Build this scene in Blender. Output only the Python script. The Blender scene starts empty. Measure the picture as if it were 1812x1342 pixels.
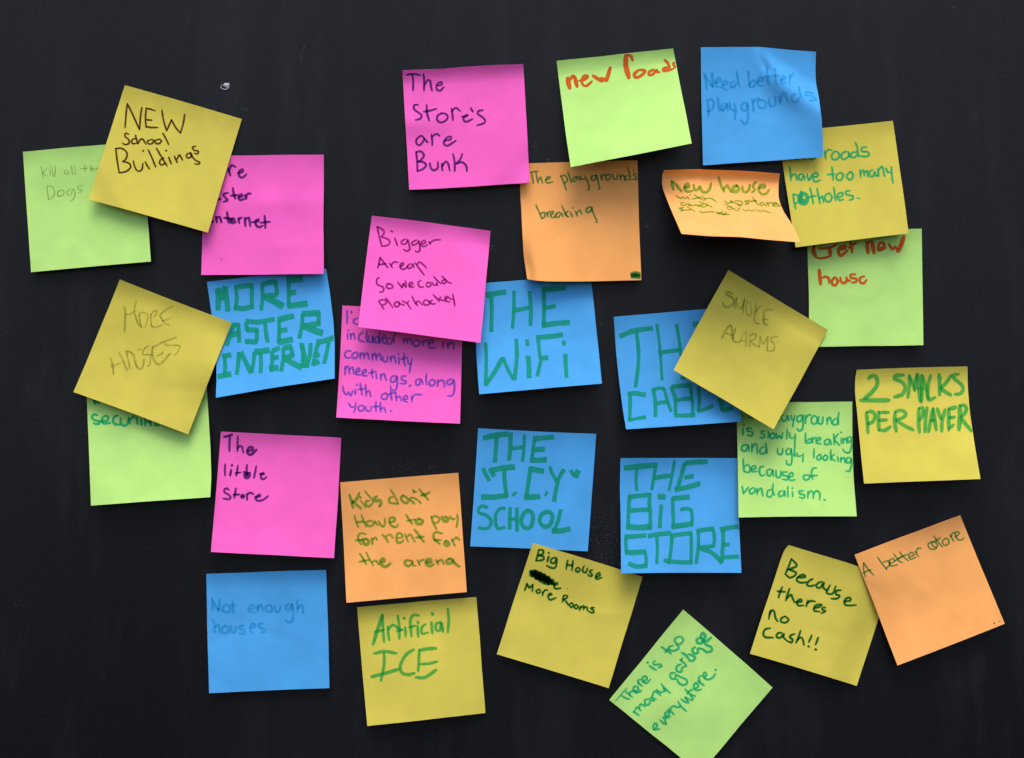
import bpy, math, random
import numpy as np

# ------------------------------------------------------------------ camera, sky, sun
S = 0.00036            # metres on the wall for one unit of the layout grid (a note is about 76 mm)
CX, CZ = 906.0, 671.0  # layout point opposite the lens
H0 = 1.45              # height of the lens above the ground
D = 1.10               # distance from lens to wall
sc = bpy.context.scene
cam_d = bpy.data.cameras.new("camera")
cam_d.sensor_width = 36.0
cam_d.lens = 36.0 * D / (1812 * S)
cam_d.clip_start = 0.01
cam_d.clip_end = 200
cam = bpy.data.objects.new("camera", cam_d)
cam.location = (0, -D, H0)
cam.rotation_euler = (math.radians(90), 0, 0)
sc.collection.objects.link(cam)
sc.camera = cam

SUN_EL, SUN_AZ = math.radians(64), math.radians(4)   # azimuth measured off the wall's normal, to the right
world = bpy.data.worlds.new("World")
sc.world = world
world.use_nodes = True
wt = world.node_tree
sky = wt.nodes.new("ShaderNodeTexSky")
sky.sky_type = 'NISHITA'
sky.sun_disc = False
sky.sun_elevation = SUN_EL
sky.sun_rotation = math.pi - SUN_AZ
sky.dust_density = 3.0
sky.ozone_density = 1.0
bg = wt.nodes["Background"]
bg.inputs[1].default_value = 0.14
wt.links.new(sky.outputs[0], bg.inputs[0])

sun_d = bpy.data.lights.new("sun", 'SUN')
sun_d.energy = 1.25
sun_d.angle = math.radians(34)
sun_d.color = (1.0, 0.95, 0.86)
sun = bpy.data.objects.new("sun", sun_d)
# light travels from (sin az, -cos az, tan el) towards the wall
from mathutils import Vector
sdir = Vector((math.sin(SUN_AZ) * math.cos(SUN_EL), -math.cos(SUN_AZ) * math.cos(SUN_EL), math.sin(SUN_EL)))
sun.rotation_euler = sdir.to_track_quat('Z', 'Y').to_euler()
sun.location = sdir * 3
sc.collection.objects.link(sun)

sc.view_settings.view_transform = 'Standard'
sc.view_settings.look = 'None'
sc.view_settings.gamma = 1.0
sc.view_settings.exposure = 0.76
sc.cycles.transparent_max_bounces = 24
sc.cycles.max_bounces = 8

C = sc.collection


def lin(h):
    """'#rrggbb' to linear colour"""
    out = []
    for i in (1, 3, 5):
        c = int(h[i:i + 2], 16) / 255
        out.append(c / 12.92 if c <= 0.04045 else ((c + 0.055) / 1.055) ** 2.4)
    return tuple(out) + (1,)


# ------------------------------------------------------------------ materials
def new_mat(name):
    m = bpy.data.materials.new(name)
    m.use_nodes = True
    nt = m.node_tree
    nt.nodes.clear()
    out = nt.nodes.new("ShaderNodeOutputMaterial")
    return m, nt, out


def N(nt, kind, **kw):
    n = nt.nodes.new(kind)
    for k, v in kw.items():
        if isinstance(v, tuple) and k.startswith("i_"):
            n.inputs[k[2:]].default_value = v
        elif k.startswith("i_"):
            n.inputs[k[2:].replace("_", " ")].default_value = v
        else:
            setattr(n, k, v)
    return n


def ramp(nt, fac, stops):
    r = nt.nodes.new("ShaderNodeValToRGB")
    e = r.color_ramp.elements
    e[0].position, e[0].color = stops[0]
    e[1].position, e[1].color = stops[1]
    for p, c in stops[2:]:
        x = e.new(p)
        x.color = c
    nt.links.new(fac, r.inputs[0])
    return r


def paper_mat(name, base):
    """coloured note paper: slightly mottled pulp, faint fibres, a trace of light through it"""
    m, nt, out = new_mat(name)
    L = nt.links
    tc = nt.nodes.new("ShaderNodeTexCoord")
    oi = nt.nodes.new("ShaderNodeObjectInfo")
    sh = N(nt, "ShaderNodeVectorMath", operation='MULTIPLY_ADD')
    sh.inputs[1].default_value = (1, 1, 1)
    L.new(tc.outputs["Object"], sh.inputs[0])
    mm = N(nt, "ShaderNodeMath", operation='MULTIPLY')
    mm.inputs[1].default_value = 7.0
    L.new(oi.outputs["Random"], mm.inputs[0])
    L.new(mm.outputs[0], sh.inputs[2])
    n1 = N(nt, "ShaderNodeTexNoise")
    n1.inputs["Scale"].default_value = 55
    n1.inputs["Detail"].default_value = 4
    L.new(sh.outputs[0], n1.inputs["Vector"])
    n2 = N(nt, "ShaderNodeTexNoise")
    n2.inputs["Scale"].default_value = 900
    n2.inputs["Detail"].default_value = 3
    L.new(sh.outputs[0], n2.inputs["Vector"])
    b = base
    dk = tuple(c * 0.95 for c in b[:3]) + (1,)
    br = tuple(min(0.97, c * 1.04) for c in b[:3]) + (1,)
    r1 = ramp(nt, n1.outputs["Fac"], [(0.35, dk), (0.65, br)])
    r2 = ramp(nt, n2.outputs["Fac"], [(0.3, (0.965, 0.965, 0.965, 1)), (0.7, (1, 1, 1, 1))])
    mx = N(nt, "ShaderNodeMix", data_type='RGBA', blend_type='MULTIPLY')
    mx.inputs[0].default_value = 1
    L.new(r1.outputs[0], mx.inputs[6])
    L.new(r2.outputs[0], mx.inputs[7])
    bs = nt.nodes.new("ShaderNodeBsdfPrincipled")
    bs.inputs["Roughness"].default_value = 0.82
    bs.inputs["Specular IOR Level"].default_value = 0.18
    L.new(mx.outputs[2], bs.inputs["Base Color"])
    bp = nt.nodes.new("ShaderNodeBump")
    bp.inputs["Strength"].default_value = 0.12
    bp.inputs["Distance"].default_value = 0.0002
    L.new(n2.outputs["Fac"], bp.inputs["Height"])
    L.new(bp.outputs[0], bs.inputs["Normal"])
    tr = nt.nodes.new("ShaderNodeBsdfTranslucent")
    L.new(mx.outputs[2], tr.inputs["Color"])
    ms = nt.nodes.new("ShaderNodeMixShader")
    ms.inputs[0].default_value = 0.10
    L.new(bs.outputs[0], ms.inputs[1])
    L.new(tr.outputs[0], ms.inputs[2])
    L.new(ms.outputs[0], out.inputs[0])
    return m


def ink_mat(name, tint, body=None, bodyf=0.0, grain=0.25, gscale=1400, streak=0.0):
    """ink or graphite: a stained film that filters the paper under it, plus some opaque pigment"""
    m, nt, out = new_mat(name)
    L = nt.links
    tc = nt.nodes.new("ShaderNodeTexCoord")
    n = N(nt, "ShaderNodeTexNoise")
    n.inputs["Scale"].default_value = gscale
    n.inputs["Detail"].default_value = 3
    L.new(tc.outputs["Object"], n.inputs["Vector"])
    n2 = N(nt, "ShaderNodeTexNoise")
    n2.inputs["Scale"].default_value = 160
    n2.inputs["Detail"].default_value = 2
    L.new(tc.outputs["Object"], n2.inputs["Vector"])
    a = N(nt, "ShaderNodeMath", operation='MULTIPLY_ADD')
    a.inputs[1].default_value = 0.6
    L.new(n.outputs["Fac"], a.inputs[0])
    b = N(nt, "ShaderNodeMath", operation='MULTIPLY')
    b.inputs[1].default_value = 0.4
    L.new(n2.outputs["Fac"], b.inputs[0])
    L.new(b.outputs[0], a.inputs[2])
    lt = tuple(t + (1 - t) * grain for t in tint) + (1,)
    dk = tuple(t * (1 - grain * 0.35) for t in tint) + (1,)
    r = ramp(nt, a.outputs[0], [(0.38, dk), (0.62, lt)])
    ap = N(nt, "ShaderNodeAttribute", attribute_name="ink_pool")     # ink gathers where the nib rests
    pm = N(nt, "ShaderNodeMix", data_type='RGBA', blend_type='MULTIPLY')
    pm.inputs[7].default_value = tuple(0.62 + 0.38 * t for t in tint) + (1,)
    L.new(ap.outputs["Fac"], pm.inputs[0])
    L.new(r.outputs[0], pm.inputs[6])
    t = nt.nodes.new("ShaderNodeBsdfTransparent")
    L.new(pm.outputs[2], t.inputs[0])
    last = t
    if bodyf > 0:
        d = nt.nodes.new("ShaderNodeBsdfDiffuse")
        d.inputs[0].default_value = tuple(body) + (1,)
        ms = nt.nodes.new("ShaderNodeMixShader")
        rr = ramp(nt, a.outputs[0], [(0.35, (bodyf,) * 3 + (1,)), (0.68, (bodyf * (1 - grain),) * 3 + (1,))])
        L.new(rr.outputs[0], ms.inputs[0])
        L.new(t.outputs[0], ms.inputs[1])
        L.new(d.outputs[0], ms.inputs[2])
        last = ms
    # the stroke bleeds into the paper and thins out over its last fraction of width
    ae = N(nt, "ShaderNodeAttribute", attribute_name="ink_edge")
    ad = N(nt, "ShaderNodeMath", operation='MULTIPLY_ADD')
    ad.inputs[1].default_value = 0.5
    L.new(n.outputs["Fac"], ad.inputs[0])
    L.new(ae.outputs["Fac"], ad.inputs[2])
    mr = N(nt, "ShaderNodeMapRange")
    mr.inputs["From Min"].default_value = 0.25
    mr.inputs["From Max"].default_value = 1.05
    L.new(ad.outputs[0], mr.inputs["Value"])
    clear = nt.nodes.new("ShaderNodeBsdfTransparent")
    fin = nt.nodes.new("ShaderNodeMixShader")
    L.new(mr.outputs[0], fin.inputs[0])
    L.new(clear.outputs[0], fin.inputs[1])
    L.new(last.outputs[0], fin.inputs[2])
    L.new(fin.outputs[0], out.inputs[0])
    return m


PAPER = {
    'yellow': paper_mat("yellow_paper", (.645, .552, .083)),
    'pink': paper_mat("pink_paper", (.95, .132, .55)),
    'green': paper_mat("lime_paper", (.475, .775, .205)),
    'orange': paper_mat("orange_paper", (.95, .415, .122)),
    'blue': paper_mat("blue_paper", (.072, .365, .77)),
}
INK = {
    'pencil': ink_mat("pencil_graphite", (0.66, 0.68, 0.62), grain=0.55, gscale=2600),
    'faintpencil': ink_mat("faint_pencil_graphite", (0.80, 0.82, 0.78), grain=0.6, gscale=2600),
    'brownpen': ink_mat("dark_brown_pen", (0.36, 0.27, 0.30), grain=0.12),
    'navy': ink_mat("navy_pen", (0.38, 0.38, 0.56), grain=0.10),
    'plum': ink_mat("plum_pen", (0.55, 0.38, 0.56), grain=0.12),
    'violet': ink_mat("violet_marker", (0.58, 0.74, 0.95), (0.16, 0.09, 0.50), 0.30, grain=0.15),
    'red': ink_mat("red_orange_marker", (0.92, 0.45, 0.30), (0.62, 0.115, 0.022), 0.86, grain=0.22),
    'greenfine': ink_mat("green_fine_marker", (0.36, 0.72, 0.62), grain=0.15),
    'greenlime': ink_mat("green_marker_on_lime", (0.42, 0.88, 0.98), (0.025, 0.46, 0.17), 0.5, grain=0.18),
    'greenyellow': ink_mat("green_marker_on_yellow", (0.46, 0.88, 0.88), (0.045, 0.40, 0.06), 0.3, grain=0.18),
    'greenorange': ink_mat("green_marker_on_orange", (0.52, 0.82, 0.50), grain=0.15),
    'greenblue': ink_mat("green_marker_on_blue", (0.48, 0.92, 0.72), (0.016, 0.33, 0.215), 0.62, grain=0.14, gscale=700),
    'fadedblue': ink_mat("faded_blue_marker", (0.64, 0.91, 0.945), grain=0.35),
    'darkgreen': ink_mat("dark_green_pen", (0.16, 0.46, 0.38), grain=0.06),
}


def wall_mat():
    m, nt, out = new_mat("black_wall_paint")
    L = nt.links
    tc = nt.nodes.new("ShaderNodeTexCoord")
    mp = N(nt, "ShaderNodeMapping")
    mp.inputs["Scale"].default_value = (1, 1, 0.35)
    L.new(tc.outputs["Object"], mp.inputs[0])
    n1 = N(nt, "ShaderNodeTexNoise")           # broad wiped patches
    n1.inputs["Scale"].default_value = 5
    n1.inputs["Detail"].default_value = 5
    L.new(mp.outputs[0], n1.inputs[0])
    n2 = N(nt, "ShaderNodeTexNoise")           # roller grain
    n2.inputs["Scale"].default_value = 420
    n2.inputs["Detail"].default_value = 3
    L.new(tc.outputs["Object"], n2.inputs[0])
    n3 = N(nt, "ShaderNodeTexNoise")           # chalky scuffs
    n3.inputs["Scale"].default_value = 28
    n3.inputs["Detail"].default_value = 8
    n3.inputs["Roughness"].default_value = 0.7
    L.new(mp.outputs[0], n3.inputs[0])
    # wiped streaks, mostly upright
    mp2 = N(nt, "ShaderNodeMapping")
    mp2.inputs["Scale"].default_value = (9, 1, 1.6)
    mp2.inputs["Rotation"].default_value = (0, 0.12, 0)
    L.new(tc.outputs["Object"], mp2.inputs[0])
    n4 = N(nt, "ShaderNodeTexNoise")
    n4.inputs["Scale"].default_value = 3
    n4.inputs["Detail"].default_value = 7
    n4.inputs["Roughness"].default_value = 0.65
    L.new(mp2.outputs[0], n4.inputs[0])
    r4 = ramp(nt, n4.outputs["Fac"], [(0.50, (0, 0, 0, 1)), (0.80, (0.0075, 0.0085, 0.0105, 1))])
    r1 = ramp(nt, n1.outputs["Fac"], [(0.3, (0.0006, 0.0010, 0.0022, 1)), (0.70, (0.0024, 0.0032, 0.0062, 1))])
    r3 = ramp(nt, n3.outputs["Fac"], [(0.60, (0, 0, 0, 1)), (0.80, (0.010, 0.010, 0.011, 1))])
    ad = N(nt, "ShaderNodeMix", data_type='RGBA', blend_type='ADD')
    ad.inputs[0].default_value = 1
    L.new(r1.outputs[0], ad.inputs[6])
    L.new(r3.outputs[0], ad.inputs[7])
    bs = nt.nodes.new("ShaderNodeBsdfPrincipled")
    n5 = N(nt, "ShaderNodeTexNoise")           # specks of dust caught in the paint
    n5.inputs["Scale"].default_value = 620
    n5.inputs["Detail"].default_value = 1
    L.new(tc.outputs["Object"], n5.inputs[0])
    n6 = N(nt, "ShaderNodeTexNoise")
    n6.inputs["Scale"].default_value = 6.5
    n6.inputs["Detail"].default_value = 3
    L.new(tc.outputs["Object"], n6.inputs[0])
    sp = N(nt, "ShaderNodeMath", operation='MULTIPLY')
    L.new(n5.outputs["Fac"], sp.inputs[0])
    L.new(n6.outputs["Fac"], sp.inputs[1])
    r5 = ramp(nt, sp.outputs[0], [(0.395, (0, 0, 0, 1)), (0.53, (0.022, 0.023, 0.025, 1))])
    ad3 = N(nt, "ShaderNodeMix", data_type='RGBA', blend_type='ADD')
    ad3.inputs[0].default_value = 1
    L.new(r4.outputs[0], ad3.inputs[6])
    L.new(r5.outputs[0], ad3.inputs[7])
    ad2 = N(nt, "ShaderNodeMix", data_type='RGBA', blend_type='ADD')
    ad2.inputs[0].default_value = 1
    L.new(ad.outputs[2], ad2.inputs[6])
    L.new(ad3.outputs[2], ad2.inputs[7])
    L.new(ad2.outputs[2], bs.inputs["Base Color"])
    rr = ramp(nt, n1.outputs["Fac"], [(0.3, (0.40,) * 3 + (1,)), (0.7, (0.50,) * 3 + (1,))])
    L.new(rr.outputs[0], bs.inputs["Roughness"])
    bs.inputs["Specular IOR Level"].default_value = 0.23
    bp = nt.nodes.new("ShaderNodeBump")
    bp.inputs["Strength"].default_value = 0.25
    bp.inputs["Distance"].default_value = 0.0004
    L.new(n2.outputs["Fac"], bp.inputs["Height"])
    L.new(bp.outputs[0], bs.inputs["Normal"])
    L.new(bs.outputs[0], out.inputs[0])
    return m


def plain_mat(name, col, rough=0.7):
    m, nt, out = new_mat(name)
    bs = nt.nodes.new("ShaderNodeBsdfPrincipled")
    tc = nt.nodes.new("ShaderNodeTexCoord")
    n = N(nt, "ShaderNodeTexNoise")
    n.inputs["Scale"].default_value = 900
    nt.links.new(tc.outputs["Object"], n.inputs[0])
    r = ramp(nt, n.outputs["Fac"], [(0.3, tuple(c * 0.7 for c in col) + (1,)), (0.7, tuple(col) + (1,))])
    nt.links.new(r.outputs[0], bs.inputs["Base Color"])
    bs.inputs["Roughness"].default_value = rough
    nt.links.new(bs.outputs[0], out.inputs[0])
    return m


def mesh_obj(name, verts, faces, mat, parent=None, smooth=True, loc=(0, 0, 0)):
    me = bpy.data.meshes.new(name)
    me.from_pydata(verts, [], faces)
    me.materials.append(mat)
    if smooth:
        me.polygons.foreach_set("use_smooth", [True] * len(me.polygons))
    me.update()
    o = bpy.data.objects.new(name, me)
    o.location = loc
    C.objects.link(o)
    if parent:
        o.parent = parent
    return o


# ------------------------------------------------------------------ the wall
def wp(px, py, h=0.0):
    """layout point (px, py) seen h metres in front of the wall -> world"""
    k = S * (D - h) / D
    return ((px - CX) * k, -h, H0 - (py - CZ) * k)


W2, HT, TH = 2.2, 2.9, 0.12
wv = [(-W2, 0, 0), (W2, 0, 0), (W2, 0, HT), (-W2, 0, HT), (-W2, TH, 0), (W2, TH, 0), (W2, TH, HT), (-W2, TH, HT)]
wall = mesh_obj("wall", wv, [(0, 1, 2, 3), (5, 4, 7, 6), (4, 0, 3, 7), (1, 5, 6, 2), (3, 2, 6, 7), (4, 5, 1, 0)],
                wall_mat(), smooth=False)
wall["kind"] = "structure"

rnd = random.Random(5)


def fleck(vs, fs, px, py, r, lift=0.00012):
    """a tiny uneven crumb of chalk lying on the paint"""
    n = rnd.randint(5, 7)
    c = wp(px, py, lift * 2)
    base = len(vs)
    vs.append(c)
    a0 = rnd.random() * 6.28
    st = rnd.uniform(0.4, 1)
    for i in range(n):
        a = a0 + i * 2 * math.pi / n
        rr = r * rnd.uniform(0.5, 1.1)
        vs.append((c[0] + rr * math.cos(a) * st, -lift * 0.4, c[2] + rr * math.sin(a)))
    for i in range(n):
        fs.append((base, base + 1 + i, base + 1 + (i + 1) % n))


def crumbs(name, spots, col):
    vs, fs = [], []
    for (px, py, spx, spy, n, r) in spots:
        for _ in range(n):
            fleck(vs, fs, rnd.gauss(px, spx), rnd.gauss(py, spy), S * r * rnd.uniform(0.35, 1.0))
    o = mesh_obj(name, vs, fs, plain_mat(name + "_white", col, 0.9), parent=wall)
    o["kind"] = "stuff"
    return o


crumbs("chalk_dust", [
    (945, 262, 6, 9, 22, .9), (968, 283, 5, 4, 12, .9), (955, 275, 9, 12, 26, .5),
    (765, 826, 4, 2, 7, 1.1), (720, 825, 22, 6, 22, .8), (750, 823, 20, 6, 26, .5), (712, 828, 8, 3, 5, .9),
    (1145, 399, 3, 4, 16, .8), (1137, 376, 5, 4, 14, .6), (1063, 574, 2, 2, 5, 1.1),
    (871, 438, 1.5, 2.5, 6, 1.1), (872, 410, 1, 2, 3, .7), (772, 382, 3, 1, 4, .7), (871, 484, 2, 2, 3, .6),
    (537, 84, 1.5, 6, 26, .6), (533, 99, 1.5, 7, 30, .6), (428, 193, 6, 2, 8, .7), (434, 195, 2, 1, 4, 1.0),
    (1685, 13, 2, 2, 4, 1.0), (128, 1033, 10, 14, 18, .6), (25, 1065, 12, 12, 18, .6), (1720, 683, 5, 8, 8, .6),
    (166, 565, 16, 14, 24, .45), (1525, 135, 12, 12, 14, .5), (1630, 415, 4, 5, 6, .6),
    (1640, 70, 30, 40, 30, .4), (874, 484, 3, 3, 4, .6), (906, 700, 520, 380, 130, .4),
], (0.17, 0.175, 0.18))

# the bright paint chip left of the top middle: a curled flake with its dark hollow
chip_m = plain_mat("chipped_plaster_white", (0.42, 0.42, 0.47), 0.6)
vs, fs = [], []
n = 26
for i in range(n):                         # raised rim, open at the top left
    a = math.radians(125 + 270 * i / (n - 1))
    wdt = 0.4 + 0.9 * math.sin(math.pi * i / (n - 1))
    for rr, h in ((7.0 - wdt, 0.0001), (7.0, 0.0007), (7.0 + wdt * .5, 0.0001)):
        vs.append(wp(398 + rr * math.cos(a) * 1.05, 153.5 - rr * math.sin(a) * 0.78, h))
    if i:
        b = 3 * i
        fs += [(b - 3, b, b + 1, b - 2), (b - 2, b + 1, b + 2, b - 1)]
b = len(vs)
out_pts = [(393.5, 151), (398, 147.2), (403, 147.5), (406, 147), (405.5, 152), (402.5, 156.5), (399.5, 155), (396.5, 153)]
vs.append(wp(401, 151, 0.0011))
for p in out_pts:
    vs.append(wp(p[0], p[1], 0.0002))
for i in range(len(out_pts)):
    fs.append((b, b + 1 + i, b + 1 + (i + 1) % len(out_pts)))
chip = mesh_obj("paint_chip", vs, fs, chip_m, parent=wall)
chip["label"] = "bright chipped fleck in the black paint right of the top yellow note"

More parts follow.
